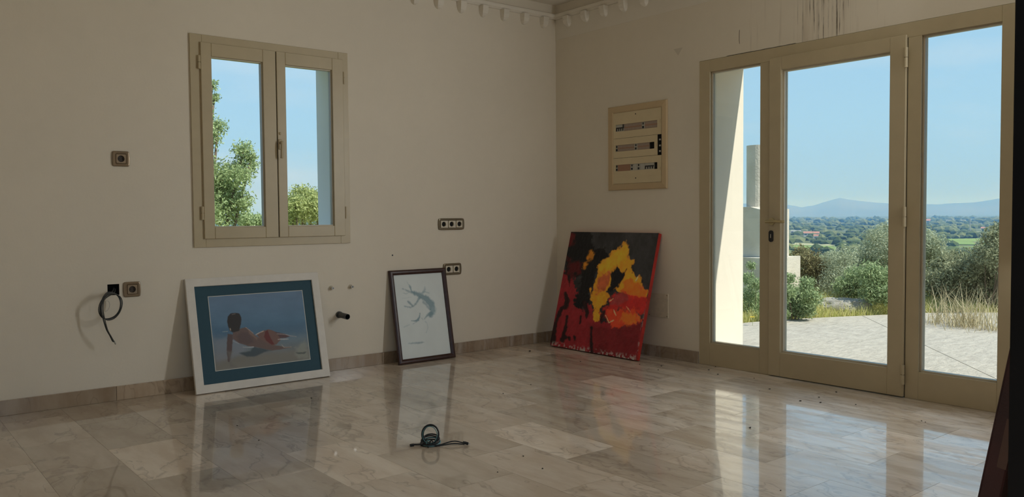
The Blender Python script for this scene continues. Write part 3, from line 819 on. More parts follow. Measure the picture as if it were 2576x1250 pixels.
# ------------------------------------------------------------------ painted surfaces
class Paint:
    """colour grid for a flat picture; shapes are given in a quad's own photo coordinates"""
    def __init__(self, w, h, quad, seed):
        self.w, self.h = w, h
        self.U, self.V = np.meshgrid(np.linspace(0, 1, w), np.linspace(0, 1, h))
        self.rng = np.random.default_rng(seed)
        A = []; b = []
        for (x, y), (u, v) in zip(quad, ((0, 0), (1, 0), (1, 1), (0, 1))):   # uv -> photo homography
            A += [[u, v, 1, 0, 0, 0, -u*x, -v*x], [0, 0, 0, u, v, 1, -u*y, -v*y]]; b += [x, y]
        H = np.append(np.linalg.solve(np.array(A, float), np.array(b, float)), 1).reshape(3, 3)
        W = H[2, 0]*self.U+H[2, 1]*self.V+1
        self.X = (H[0, 0]*self.U+H[0, 1]*self.V+H[0, 2])/W
        self.Y = (H[1, 0]*self.U+H[1, 1]*self.V+H[1, 2])/W
        self.C = np.zeros((h, w, 3))
    def noise(self, su, sv, octv=4):
        out = np.zeros_like(self.U); amp = 1.0; tot = 0
        for o in range(octv):
            gu, gv = int(su*2**o)+2, int(sv*2**o)+2
            g = self.rng.random((gv+1, gu+1))
            x = self.U*(gu-1); y = self.V*(gv-1)
            i = x.astype(int); j = y.astype(int); fx = x-i; fy = y-j
            fx = fx*fx*(3-2*fx); fy = fy*fy*(3-2*fy)
            n = (g[j, i]*(1-fx)+g[j, i+1]*fx)*(1-fy)+(g[j+1, i]*(1-fx)+g[j+1, i+1]*fx)*fy
            out += amp*n; tot += amp; amp *= 0.55
        return out/tot
    def put(self, mask, col):
        c = np.array(col[:3]); m = mask[..., None]
        self.C = self.C*(1-m)+c*m
    def sd_poly(self, pts, X, Y):
        d = np.full_like(X, 1e9); s = np.ones_like(X)
        n = len(pts)
        for i in range(n):
            ax, ay = pts[i]; bxx, by = pts[i-1]
            ex, ey = bxx-ax, by-ay
            wx, wy = X-ax, Y-ay
            t = np.clip((wx*ex+wy*ey)/(ex*ex+ey*ey+1e-9), 0, 1)
            d = np.minimum(d, (wx-ex*t)**2+(wy-ey*t)**2)
            c1 = Y >= ay; c2 = Y < by; c3 = ex*wy > ey*wx
            flip = (c1 & c2 & c3) | (~c1 & ~c2 & ~c3)
            s = np.where(flip, -s, s)
        return s*np.sqrt(d)
    rk = 1.0
    def poly(self, pts, col, soft=6, rag=0, alpha=1.0, scale=24):
        X, Y = self.X, self.Y
        d = self.sd_poly(pts, X, Y)
        if rag: d = d+(self.noise(scale, scale, 5)-0.5)*2*rag*self.rk
        self.put(np.clip(0.5-d/(2*soft), 0, 1)*alpha, col)
    def stroke(self, pts, col, soft=3, rag=0, alpha=1.0, scale=40):
        d = np.full_like(self.X, 1e9)
        for (ax, ay, aw), (bxx, by, bw) in zip(pts[:-1], pts[1:]):
            ex, ey = bxx-ax, by-ay
            t = np.clip(((self.X-ax)*ex+(self.Y-ay)*ey)/(ex*ex+ey*ey+1e-9), 0, 1)
            d = np.minimum(d, np.hypot(self.X-ax-ex*t, self.Y-ay-ey*t)-(aw+(bw-aw)*t)/2)
        if rag: d = d+(self.noise(scale, scale)-0.5)*2*rag
        self.put(np.clip(0.5-d/(2*soft), 0, 1)*alpha, col)
    def mesh(self, name, x0, x1, z0, z1, y, mat, parent, relief=None):
        w, h = self.w, self.h
        xs = x0+(x1-x0)*self.U; zs = z1-(z1-z0)*self.V
        ys = np.full_like(xs, y) if relief is None else y-relief
        co = np.stack([xs, ys, zs], -1).reshape(-1, 3)
        i = np.arange((h-1)*(w-1)); r = i//(w-1)*w+i % (w-1)
        f = np.stack([r, r+w, r+w+1, r+1], -1)
        me = bpy.data.meshes.new(name)
        me.vertices.add(len(co)); me.vertices.foreach_set('co', co.ravel())
        me.loops.add(f.size); me.loops.foreach_set('vertex_index', f.ravel())
        me.polygons.add(len(f)); me.polygons.foreach_set('loop_start', np.arange(0, f.size, 4))
        me.update(calc_edges=True); me.validate()
        at = me.attributes.new('paint', 'FLOAT_COLOR', 'POINT')
        at.data.foreach_set('color', np.concatenate([np.clip(self.C, 0, 1).reshape(-1, 3), np.ones((w*h, 1))], 1).ravel())
        return link(name, me, parent, mat)

def picture_root(name, label, x_or_y, wall_off, h, foot, t_, rotz, on_right=False, kind='painting'):
    """leaning against a wall: foot = distance of the front bottom edge from the wall; back top edge touches the wall"""
    # foot = h*sin(a) + t*cos(a)
    a = 0.0
    for _ in range(40): a = math.asin((foot-t_*math.cos(a))/h)
    lift = t_*math.sin(a)+0.0004
    loc = (x_or_y, -foot+wall_off, lift) if not on_right else (-foot+wall_off, x_or_y, lift)
    return thing(name, label, kind, loc, (-a, 0, rotz)), a

def mitred(name, bm, w, h, bw, prof_, mat, parent, x0=0.0, z0=0.0):
    """four mitred bars; prof_ = list of (inset 0..1 of bar width, y)"""
    def rect(i, y):
        d = bw*i
        return [bm.verts.new(q) for q in ((x0+d, y, z0+d), (x0+w-d, y, z0+d), (x0+w-d, y, z0+h-d), (x0+d, y, z0+h-d))]
    L = [rect(i, y) for i, y in prof_]
    for a, b in zip(L[:-1], L[1:]): bridge(bm, a, b)
    return build(name, bm, mat, parent)

# --- 1: reclining figure by the sea, white frame, blue mount
W1, H1, T1 = 0.905, 0.727, 0.022
p1, a1 = picture_root('framed_painting', 'white framed painting of a figure reclining by the sea with blue mount', -3.186, -0.001, H1, 0.190, T1, 0.0)
bm = bmesh.new()
mitred('frame', bm, W1, H1, 0.052, [(0.0, T1), (0.0, 0.0), (0.06, -0.001), (0.94, -0.001), (1.0, 0.001), (1.0, T1)], 'white_frame', p1)
box_obj('backing', (0.01, W1-.01, 0.018, 0.0215, 0.01, H1-.01), 'frame_back', p1)
box_obj('mount', (0.050, W1-.050, 0.0125, 0.0150, 0.050, H1-.050), 'blue_mat', p1)
P = Paint(270, 210, [(260, 293), (1160, 237), (1237, 910), (340, 1025)], 11)
k1 = 2.5
c_ = lambda r, g, b: srgb(r, g, b, k1)
v = P.V[..., None]
top, mid, low, bot = [np.array(c_(*q)[:3]) for q in ((70, 88, 108), (60, 84, 104), (74, 88, 98), (84, 84, 82))]
P.C = np.where(v < .45, top+(mid-top)*v/.45, np.where(v < .68, mid+(low-mid)*(v-.45)/.23, low+(bot-low)*np.clip((v-.68)/.2, 0, 1)))
P.C *= (0.88+0.24*P.noise(5, 9, 5))[..., None]
P.poly([(300, 600), (1180, 545), (1205, 660), (330, 720)], c_(48, 72, 92), 30, 20, 0.6)
P.poly([(300, 700), (520, 690), (640, 790), (600, 860), (340, 960)], c_(92, 96, 104), 30, 25, 0.55)
P.poly([(330, 950), (600, 870), (1230, 850), (1237, 910), (340, 1025)], c_(86, 84, 78), 25, 20, 0.6)
P.poly([(1100, 800), (1190, 720), (1237, 900), (1120, 900)], c_(104, 108, 100), 20, 25, 0.5)
P.poly([(560, 850), (670, 830), (700, 785), (770, 800), (870, 825), (780, 850), (735, 880), (640, 887)], c_(42, 52, 58), 8, 8, 0.9)
P.poly([(1100, 845), (1200, 840), (1190, 860), (1130, 862)], c_(48, 54, 56), 6, 8, 0.8)
P.poly([(900, 640), (1000, 662), (1045, 688), (1005, 703), (925, 708)], c_(62, 48, 50), 4, 4)
P.poly([(500, 640), (560, 612), (625, 598), (672, 640), (720, 680), (770, 712), (850, 748), (905, 775), (1000, 790), (1060, 793), (1000, 808), (880, 826), (760, 800), (640, 780), (560, 752), (500, 712)], c_(72, 60, 58), 4, 4)
P.poly([(580, 640), (650, 650), (700, 740), (640, 770), (560, 740), (540, 690)], c_(58, 50, 52), 14, 8, 0.6)
P.poly([(640, 600), (672, 640), (740, 700), (730, 720), (660, 660)], c_(92, 76, 70), 6, 4, 0.6)
P.poly([(730, 672), (790, 632), (842, 618), (900, 634), (930, 672), (960, 720), (920, 765), (880, 778), (830, 755), (780, 725)], c_(78, 60, 56), 4, 4)
P.poly([(812, 640), (834, 622), (852, 680), (898, 765), (872, 770), (822, 730), (800, 690)], c_(70, 34, 34), 4, 3)
P.poly([(452, 660), (500, 668), (500, 720), (494, 820), (478, 900), (470, 940), (455, 940), (442, 830), (445, 700)], c_(62, 52, 52), 4, 4)
P.poly([(440, 830), (500, 830), (480, 950), (540, 990), (480, 985)], c_(78, 76, 74), 14, 10, 0.6)
P.poly([(520, 450), (560, 460), (582, 500), (580, 545), (570, 600), (560, 632), (500, 645), (470, 630), (455, 590), (446, 540), (450, 490), (478, 458)], c_(34, 32, 32), 4, 5)
P.stroke([(490, 470, 4), (520, 462, 6)], c_(84, 78, 74), 4)
P.stroke([(474, 608, 8), (478, 624, 8)], c_(120, 110, 100), 3)
P.stroke([(722, 670, 5), (760, 648, 7), (796, 634, 5)], c_(146, 130, 118), 3, 2)
P.stroke([(625, 598, 4), (660, 625, 5), (695, 655, 4)], c_(120, 104, 94), 3, 2)
P.stroke([(922, 662, 3), (1000, 668, 5), (1060, 684, 3), (1108, 690, 3)], c_(126, 120, 118), 3, 2)
P.stroke([(935, 716, 5), (1030, 714, 6)], c_(136, 134, 134), 4, 3)
P.stroke([(600, 792, 5), (650, 795, 6), (700, 790, 4)], c_(128, 130, 132), 4, 3)
P.stroke([(970, 770, 4), (990, 795, 5), (1060, 792, 5)], c_(120, 112, 106), 4, 3)
P.stroke([(400, 640, 3), (450, 636, 4)], c_(104, 112, 116), 4, 2)
P.stroke([(500, 730, 4), (560, 758, 4)], c_(124, 124, 126), 4, 2, 0.7)
MX0, MX1, MZ0, MZ1 = 0.138, W1-0.128, 0.132, H1-0.122
P.mesh('picture', MX0, MX1, MZ0, MZ1, 0.0122, 'painted_picture', p1)
bm = bmesh.new(); mitred('mount_edge', bm, MX1-MX0+.008, MZ1-MZ0+.008, 0.004, [(0, 0.0124), (0, 0.0116), (1, 0.0116), (1, 0.0124)], 'mat_bevel', p1, MX0-.004, MZ0-.004)

# --- 2: pale ink drawing, dark frame
W2, H2, T2 = 0.508, 0.702, 0.020
p2, a2 = picture_root('framed_drawing', 'dark wood framed pale ink drawing of a twisted branch', -1.704, -0.001, H2, 0.150, T2, 0.0, kind='drawing')
bm = bmesh.new()
mitred('frame', bm, W2, H2, 0.036, [(0.0, T2), (0.0, 0.004), (0.10, 0.0), (0.30, -0.004), (0.62, -0.004), (0.85, 0.001), (1.0, 0.005), (1.0, T2)], 'mahogany', p2)
box_obj('backing', (0.01, W2-.01, 0.0135, 0.0195, 0.01, H2-.01), 'frame_back', p2)
P = Paint(150, 220, [(557, 515), (925, 487), (1003, 1100), (640, 1152)], 5)
P.C[:] = np.array((0.74, 0.81, 0.82))
P.C *= (0.95+0.08*P.noise(4, 5, 3))[..., None]
ink = (0.23, 0.36, 0.43); ink2 = (0.40, 0.53, 0.58)
P.stroke([(845, 820, 26), (862, 780, 38), (852, 730, 46), (815, 695, 46), (765, 665, 34), (725, 650, 26), (685, 638, 12), (635, 617, 4)], ink, 7, 9, 0.85)
P.stroke([(866, 770, 40), (870, 800, 22), (885, 775, 6)], ink2, 8, 9, 0.6)
P.stroke([(850, 800, 26), (825, 815, 14), (800, 842, 5)], ink, 5, 7, 0.75)
P.stroke([(790, 640, 16), (800, 622, 12), (800, 600, 4)], ink2, 4, 4, 0.7)
P.stroke([(775, 652, 14), (800, 636, 8), (832, 648, 4)], ink2, 4, 4, 0.8)
P.stroke([(722, 650, 10), (700, 634, 8), (688, 600, 12), (684, 588, 4)], ink, 4, 4, 0.8)
P.stroke([(690, 640, 6), (660, 655, 4), (640, 650, 3)], ink2, 4, 3, 0.8)
P.stroke([(685, 600, 5), (672, 575, 3), (665, 566, 2)], ink2, 3, 3, 0.7)
P.stroke([(765, 680, 18), (742, 715, 12), (722, 745, 13), (695, 758, 8), (648, 750, 4)], ink, 5, 6, 0.75)
P.stroke([(675, 712, 12), (690, 728, 14), (712, 748, 8)], ink, 4, 4, 0.75)
P.stroke([(790, 715, 18), (815, 740, 14), (840, 770, 16)], ink, 5, 6, 0.6)
P.stroke([(765, 800, 5), (763, 830, 10), (750, 852, 16), (730, 860, 8), (705, 858, 4)], ink, 3, 4, 0.9)
P.stroke([(758, 855, 6), (715, 883, 3)], ink, 3, 3, 0.8)
P.stroke([(780, 838, 4), (790, 850, 3)], ink2, 3, 3, 0.7)
P.stroke([(806, 862, 3), (822, 880, 5), (827, 910, 4), (815, 948, 2)], ink2, 4, 4, 0.55)
P.stroke([(648, 908, 4), (668, 898, 6), (690, 888, 4)], ink2, 4, 4, 0.5)
P.stroke([(685, 1030, 5), (735, 1026, 14), (775, 1022, 10), (800, 1018, 3)], ink, 5, 6, 0.7)
P.stroke([(630, 690, 3), (660, 688, 3), (700, 680, 2)], ink2, 4, 3, 0.4)
P.mesh('drawing_sheet', 0.034, W2-.034, 0.034, H2-.034, 0.0125, 'ink_paper', p2)

# --- 3: abstract red and black canvas against the right wall
W3, H3, T3 = 0.972, 0.978, 0.036
p3, a3 = picture_root('red_canvas', 'unframed square canvas of orange flame on black and red', -0.222, -0.001, H3, 0.288, T3, RZ, True)
P = Paint(250, 250, [(287, 88), (1018, 103), (803, 1175), (85, 1025)], 21)
K3 = 3.0; P.rk = 2.6
c3_ = lambda r, g, b: srgb(r, g, b, K3)
P.C[:] = np.array(c3_(34, 34, 36)[:3])
P.C *= (0.35+1.2*P.noise(6, 5, 5))[..., None]
P.poly([(200, 300), (260, 420), (300, 560), (300, 650), (390, 720), (430, 690), (480, 760), (510, 830), (600, 880), (900, 850), (850, 1200), (60, 1050)], c3_(104, 24, 30), 8, 26)
P.poly([(430, 880), (880, 860), (810, 1185), (420, 1110)], c3_(76, 16, 20), 30, 20, 0.7)
P.poly([(280, 80), (450, 80), (462, 250), (575, 225), (590, 300), (500, 400), (455, 560), (412, 668), (380, 740), (290, 690), (325, 570), (365, 465), (280, 470), (225, 430), (240, 250)], c3_(9, 9, 11), 8, 18)
P.poly([(250, 320), (345, 350), (360, 430), (280, 460), (235, 430)], c3_(66, 10, 14), 22, 22, 0.75)
P.poly([(285, 95), (320, 110), (300, 180), (260, 210)], c3_(80, 14, 16), 14, 12, 0.7)
for s in ([(225, 600, 30), (240, 650, 46), (225, 720, 30)], [(110, 990, 50), (140, 840, 30), (190, 725, 30), (240, 700, 26)], [(235, 790, 16), (220, 880, 26), (190, 990, 34)], [(385, 680, 36), (400, 760, 30), (395, 810, 10)], [(434, 880, 16), (428, 990, 24), (430, 1100, 30)], [(346, 790, 16), (340, 850, 14)], [(180, 985, 26), (215, 965, 34)], [(245, 968, 26), (248, 985, 22)], [(290, 962, 26), (292, 985, 18)], [(260, 480, 22), (262, 540, 8)], [(470, 640, 30), (462, 740, 16)]):
    P.stroke(s, c3_(26, 8, 10), 5, 9)
P.poly([(742, 172), (762, 240), (752, 292), (802, 325), (790, 440), (822, 505), (850, 440), (858, 520), (908, 582), (902, 660), (790, 640), (720, 610), (640, 570), (565, 590), (570, 660), (520, 715), (490, 850), (455, 845), (470, 740), (430, 650), (445, 560), (490, 430), (500, 370), (560, 330), (625, 245), (690, 240)], c3_(176, 116, 30), 5, 12)
P.poly([(395, 310), (455, 235), (470, 270), (420, 350), (385, 400)], c3_(150, 96, 26), 8, 12, 0.9)
P.poly([(560, 330), (640, 250), (735, 185), (755, 260), (720, 330), (640, 370), (560, 420), (500, 420)], c3_(186, 128, 34), 10, 14, 0.8)
P.poly([(600, 415), (540, 440), (490, 520), (455, 640), (500, 600), (560, 575), (590, 500)], c3_(136, 62, 40), 10, 14, 0.9)
P.poly([(662, 368), (622, 430), (592, 540), (566, 585), (620, 582), (662, 545), (722, 470), (748, 390), (700, 440), (682, 425)], c3_(12, 12, 16), 5, 9)
P.poly([(770, 470), (830, 520), (905, 585), (890, 650), (770, 640), (690, 585), (720, 520)], c3_(186, 80, 26), 10, 14, 0.9)
P.poly([(600, 640), (720, 600), (790, 640), (900, 640), (880, 790), (700, 730), (560, 790), (540, 730)], c3_(140, 28, 26), 12, 18, 0.95)
P.poly([(630, 620), (730, 610), (760, 660), (690, 710), (600, 690)], c3_(116, 46, 46), 12, 16, 0.8)
P.poly([(545, 780), (600, 740), (720, 735), (850, 750), (850, 850), (760, 890), (650, 890), (580, 860)], c3_(168, 52, 28), 12, 22, 0.95)
P.poly([(700, 770), (820, 770), (830, 840), (740, 870), (690, 830)], c3_(186, 88, 28), 12, 20, 0.8)
P.poly([(495, 610), (560, 595), (590, 640), (540, 690), (500, 690)], c3_(178, 112, 28), 8, 14, 0.9)
P.stroke([(545, 760, 22), (520, 800, 30), (515, 838, 16)], c3_(34, 10, 12), 5, 8)
for s in ([(555, 790, 8), (580, 850, 10), (620, 830, 5)], [(640, 790, 5), (620, 740, 6)], [(730, 720, 5), (760, 760, 4)], [(590, 670, 6), (620, 650, 5)], [(840, 455, 4), (815, 500, 4)]):
    P.stroke(s, c3_(204, 150, 110), 3, 6, 0.8)
P.poly([(760, 110), (1010, 110), (960, 330), (905, 570), (860, 500), (800, 440), (790, 300), (770, 200)], c3_(44, 44, 46), 24, 40, 0.45)
P.C *= (0.72+0.56*P.noise(26, 22, 5))[..., None]
# flecks of bare canvas along the bottom edge
fl = P.noise(60, 60, 3); edge = np.clip(1-(1-P.V)/0.045, 0, 1)
P.put(np.clip((fl-0.52)*9, 0, 1)*edge, (0.62, 0.58, 0.54))
edge = np.clip(1-(1-P.U)/0.02, 0, 1)*np.clip((P.V-0.55)*4, 0, 1)
P.put(np.clip((fl-0.50)*9, 0, 1)*edge, (0.60, 0.42, 0.40))
rel = (P.noise(40, 40, 4)-0.5)*0.004
rel *= np.minimum(1, np.minimum(np.minimum(P.U, 1-P.U), np.minimum(P.V, 1-P.V))*40)
P.mesh('painted_face', 0.0, W3, 0.0, H3, 0.0, 'oil_paint', p3, rel)
bm = bmesh.new(); bx(bm, 0.0, W3, 0.0035, T3, 0.0, H3, 0.002); body = build('stretcher', bm, 'canvas_side', p3)
bm = bmesh.new()
for q in (((0, 0, 0), (W3, 0, 0), (W3, .006, 0), (0, .006, 0)), ((0, 0, H3), (W3, 0, H3), (W3, .006, H3), (0, .006, H3)), ((0, 0, 0), (0, 0, H3), (0, .006, H3), (0, .006, 0)), ((W3, 0, 0), (W3, 0, H3), (W3, .006, H3), (W3, .006, 0))):
    bm.faces.new([bm.verts.new(c) for c in q])
build('turned_edge', bm, 'canvas_side', p3)

# --- 4: dark red canvas seen edge-on beside the jamb
W4, H4, T4 = 1.10, 1.28, 0.040
foot4 = 0.262
a4 = 0.0
for _ in range(40): a4 = math.asin((foot4-T4*math.cos(a4))/H4)
p4 = thing('leaning_canvas', 'dark red canvas seen edge-on leaning beside the dark door jamb', 'painting', (-3.10+W4, -4.836+foot4+0.001, T4*math.sin(a4)+0.0004), (-a4, 0, math.pi))
box_obj('stretcher', (0, W4, 0.0015, T4, 0, H4), 'canvas_side_dark', p4, 0.003)
box_obj('painted_face', (0.002, W4-.002, 0.0, 0.002, 0.002, H4-.002), 'canvas_side_dark', p4)
box_obj('paint_smear', (W4-0.0002, W4+0.0008, 0.022, 0.039, 0.60, 0.70), 'orange_paint', p4, 0.0)

# ------------------------------------------------------------------ cable coil on the floor
c0 = at_plane(1085, 1119, 2, 0.0)
E_ = Vector((0.776, -0.631, 0)); N_ = Vector((-0.63, -0.776, 0)); Zv = Vector((0, 0, 1))
coil = thing('cable_coil', 'small coil of black and teal cable lying on the marble floor', 'cable', c0)
LP = lambda e, n, z: c0+E_*e+N_*n+Zv*z
def ctube(name, pts, r, mat, n=8):
    bm = bmesh.new(); tube(bm, [LP(*p) for p in pts], r, n, 6); return build(name, bm, mat, coil, True, True)
def ring_pts(ce, cn, cz, ra, rb, tilt, n=14, a0=0.0, turns=1.0):
    out = []
    for i in range(int(n*turns)+1):
        a = a0+2*math.pi*i/n
        u = ra*math.cos(a); w = rb*math.sin(a)
        out.append((ce+u, cn-w*math.cos(tilt), cz+w*math.sin(tilt)))
    return out
ctube('upright_loop', ring_pts(-0.004, 0.0, 0.052, 0.040, 0.044, 1.35, 14, 0.3, 1.0), 0.0042, 'cable_black')
ctube('upright_loop', ring_pts(-0.002, -0.006, 0.050, 0.037, 0.041, 1.30, 14, 0.0, 1.0), 0.0030, 'cable_black')
ctube('upright_loop', ring_pts(-0.006, 0.006, 0.050, 0.035, 0.040, 1.40, 14, 0.6, 1.0), 0.0020, 'cable_teal')
for i in range(4):
    ctube('flat_loop', ring_pts(-0.006+0.004*(i % 2), -0.004, 0.007+0.0065*i, 0.046-0.002*i, 0.042-0.001*i, 0.18+0.08*i, 14, 0.5*i, 1.0), 0.0036, 'cable_black' if i != 1 else 'cable_teal')
ctube('wrap', ring_pts(-0.012, 0.028, 0.016, 0.008, 0.013, 1.5, 10, 0.0, 1.0), 0.0034, 'cable_teal')
ctube('wrap', ring_pts(0.004, 0.030, 0.016, 0.008, 0.013, 1.5, 10, 0.0, 1.0), 0.0034, 'cable_black')
ctube('tail', [(-0.03, 0.02, 0.012), (-0.055, 0.022, 0.009), (-0.085, 0.020, 0.008)], 0.0042, 'cable_black')
ctube('plug', [(-0.080, 0.021, 0.007), (-0.090, 0.022, 0.0065), (-0.098, 0.026, 0.0060)], 0.0065, 'cable_black')
ctube('tail', [(0.0, 0.03, 0.008), (0.040, 0.022, 0.006), (0.085, 0.012, 0.016), (0.115, 0.006, 0.019), (0.145, 0.004, 0.012), (0.165, 0.004, 0.006)], 0.0030, 'cable_black')
ctube('tail', [(0.0, 0.034, 0.007), (0.050, 0.028, 0.006), (0.095, 0.020, 0.010), (0.130, 0.016, 0.009), (0.160, 0.012, 0.005)], 0.0032, 'cable_black')
ctube('plug', [(0.152, 0.006, 0.012), (0.165, 0.007, 0.010), (0.178, 0.009, 0.0068)], 0.0068, 'cable_black')
ctube('pin', [(0.178, 0.008, 0.0068), (0.186, 0.008, 0.0055)], 0.0020, 'chrome', 6)
ctube('tie', [(-0.012, 0.040, 0.004), (-0.008, 0.048, 0.0035), (-0.010, 0.056, 0.0030)], 0.0026, 'cable_black', 6)

# ------------------------------------------------------------------ crumbs and dead insects on the floor
def crumb_mesh(seed):
    rng = random.Random(seed)
    bm = bmesh.new(); bmesh.ops.create_icosphere(bm, subdivisions=1, radius=1.0)
    for vtx in bm.verts: vtx.co *= rng.uniform(0.65, 1.2)
    zmin = min(vtx.co.z for vtx in bm.verts)
    for vtx in bm.verts: vtx.co.z = (vtx.co.z-zmin)*0.5
    me = bpy.data.meshes.new('crumb'); bm.to_mesh(me); bm.free(); me.materials.append(M['crumb']); return me
CM = [crumb_mesh(i) for i in range(4)]
spots = [(1609, 917, 3), (1664, 921, 4), (1656, 931, 3), (1783, 931, 4), (1800, 923, 3), (1806, 942, 4), (1897, 952, 3), (1936, 979, 4), (1911, 984, 2), (2014, 1009, 5), (2060, 1000, 4), (2064, 1013, 4.5), (2104, 987, 4), (2153, 1018, 3.5), (2318, 1059, 3), (2328, 1062, 3), (1964, 1234, 3), (1653, 968, 2), (1316, 1148, 4), (1365, 1179, 4.5), (1252, 1188, 3), (1266, 990, 3.5), (1335, 968, 3), (1460, 910, 3.5), (1333, 884, 5), (597, 1071, 3.5), (651, 1108, 3), (783, 1002, 4), (1560, 925, 2)]
for i, (px, py, s) in enumerate(spots):
    o = bpy.data.objects.new('debris_crumb', CM[i % 4]); COL.objects.link(o)
    q = at_plane(px, py, 2, 0.0)
    d = (q-Vector(CAM)).length
    r = s*0.5*d/FPX*1.1
    o.location = q; o.scale = (r*1.3, r, r); o.rotation_euler = (0, 0, i*1.7)
    if px < 900: where = 'near the white framed painting'
    elif px < 1420 and py > 1100: where = 'beside the cable coil'
    elif px < 1500: where = 'between the dark framed drawing and the red canvas'
    elif px < 1700: where = 'in front of the red canvas'
    elif py < 1000: where = 'along the foot of the glazed door'
    else: where = 'on the shiny floor a step before the glazed door'
    tag(o, 'tiny dark crumb of dirt '+where, 'debris', 'crumbs of dirt '+where)
q = at_plane(1887, 1077, 2, 0.0)
fly = thing('dead_insect', 'small black dead insect on the shiny floor before the glazed door', 'insect', q)
bm = bmesh.new(); bmesh.ops.create_icosphere(bm, subdivisions=2, radius=1.0)
for vtx in bm.verts: vtx.co = Vector((vtx.co.x*0.0075, vtx.co.y*0.0042, (vtx.co.z+1)*0.0035))
build('body', bm, 'crumb', fly)
for s in (-1, 1):
    bm = bmesh.new()
    bm.faces.new([bm.verts.new(c) for c in ((0.002, 0, 0.006), (-0.010, s*0.008, 0.0045), (-0.012, s*0.003, 0.004))]); build('wing', bm, 'crumb', fly)

# ------------------------------------------------------------------ outside: ground, terrace, concrete pillar
TZ = -0.10
edge_px = [(1870, 812), (1975, 803), (2100, 797), (2235, 791), (2320, 787), (2420, 786), (2510, 786)]
edge = [at_plane(px, py, 2, TZ) for px, py in edge_px]
out_pts = [Vector((0.55, 0.9, TZ)), Vector((1.5, 0.62, TZ)), Vector((2.2, 0.28, TZ))]+edge+[Vector((6.25, -2.2, TZ)), Vector((6.7, -3.3, TZ)), Vector((6.9, -4.6, TZ)), Vector((6.8, -6.2, TZ)), Vector((6.3, -8.0, TZ)), Vector((5.4, -9.8, TZ)), Vector((0.53, -12.0, TZ)), Vector((0.53, 0.37, TZ))]
_op = [(p.x, p.y) for p in out_pts]
def outside_dist(x, y):
    d = 1e9; c = False; n = len(_op)
    for i in range(n):
        (x1, y1), (x2, y2) = _op[i], _op[i-1]
        ex, ey = x2-x1, y2-y1
        t_ = max(0.0, min(1.0, ((x-x1)*ex+(y-y1)*ey)/(ex*ex+ey*ey+1e-12)))
        d = min(d, math.hypot(x-x1-ex*t_, y-y1-ey*t_))
        if (y1 > y) != (y2 > y) and x < (x2-x1)*(y-y1)/(y2-y1)+x1: c = not c
    return -d if c else d
FAR = [(0, -0.135), (12, -0.4), (16, -1.2), (30, -5.0), (80, -14), (250, -28), (700, -38), (1200, -40), (40000, -40)]
def ground_h(x, y):
    r = math.hypot(x-CAM[0], y-CAM[1])
    far = -40
    for (ra, ha), (rb, hb) in zip(FAR[:-1], FAR[1:]):
        if r <= rb: far = ha+(hb-ha)*(r-ra)/(rb-ra); break
    if r > 28: return far
    if x < 0.6 and -20 < y < 0.4: return -0.14
    e = outside_dist(x, y)
    near = -0.14 if e < 0.2 else (-0.14+0.08*(e-0.2)/0.3 if e < 0.5 else -0.06)
    if e > 2.4: near -= (e-2.4)*0.24
    k = max(0.0, min(1.0, (r-16)/12))
    return near*(1-k)+far*k
bm = bmesh.new()
radii = [0.6, 3, 5.5]+[6.5+0.35*i for i in range(34)]+[19, 21, 23, 26, 30, 45, 80, 140, 250, 420, 700, 1200, 2000, 3200, 4800, 7000, 10000, 13500]
NA = 256
prev = None
for r in radii:
    ringv = []
    for k in range(NA):
        a = 2*math.pi*k/NA
        x, y = CAM[0]+r*math.cos(a), CAM[1]+r*math.sin(a)
        z = ground_h(x, y)
        if r > 20: z += (mnoise.noise(Vector((x*0.006, y*0.006, 0)))*0.02*min(r, 300))
        ringv.append(bm.verts.new((x, y, z)))
    if prev:
        for k in range(NA): bm.faces.new((prev[k], prev[(k+1) % NA], ringv[(k+1) % NA], ringv[k]))
    else: bm.faces.new(ringv)
    prev = ringv
gr = build('ground', bm, 'hill_soil', smooth=True); tag(gr, 'hillside and wide wooded valley beyond the terrace', kind='structure')

J0, J1 = at_plane(2330, 870, 2, TZ), at_plane(2500, 950, 2, TZ)
jd = (J1-J0).normalized(); jn = Vector((-jd.y, jd.x, 0))
def clip(poly, p, n):
    res = []
    for a, b in zip(poly, poly[1:]+poly[:1]):
        da, db = (a-p).dot(n), (b-p).dot(n)
        if da >= 0: res.append(a)
        if da*db < 0: res.append(a+(b-a)*(da/(da-db)))
    return res
terr = bpy.data.objects.new('terrace', None); COL.objects.link(terr); tag(terr, 'sunlit stamped concrete terrace outside the glazed door', kind='structure')
for s in (1, -1):
    poly = clip(out_pts, J0+jn*s*0.004, jn*s)
    if len(poly) < 3: continue
    bm = bmesh.new()
    T_ = [bm.verts.new(p) for p in poly]; B_ = [bm.verts.new((p.x, p.y, TZ-0.12)) for p in poly]
    bm.faces.new(T_); bridge(bm, T_, B_)
    build('paving_slab', bm, 'stamped_concrete', terr)
# terrace behind the house (south side)
o = box_obj('terrace_back', (-12, 0.53, -14, -4.995, -0.2, -0.03), 'stamped_concrete'); tag(o, 'concrete terrace behind the house', kind='structure')

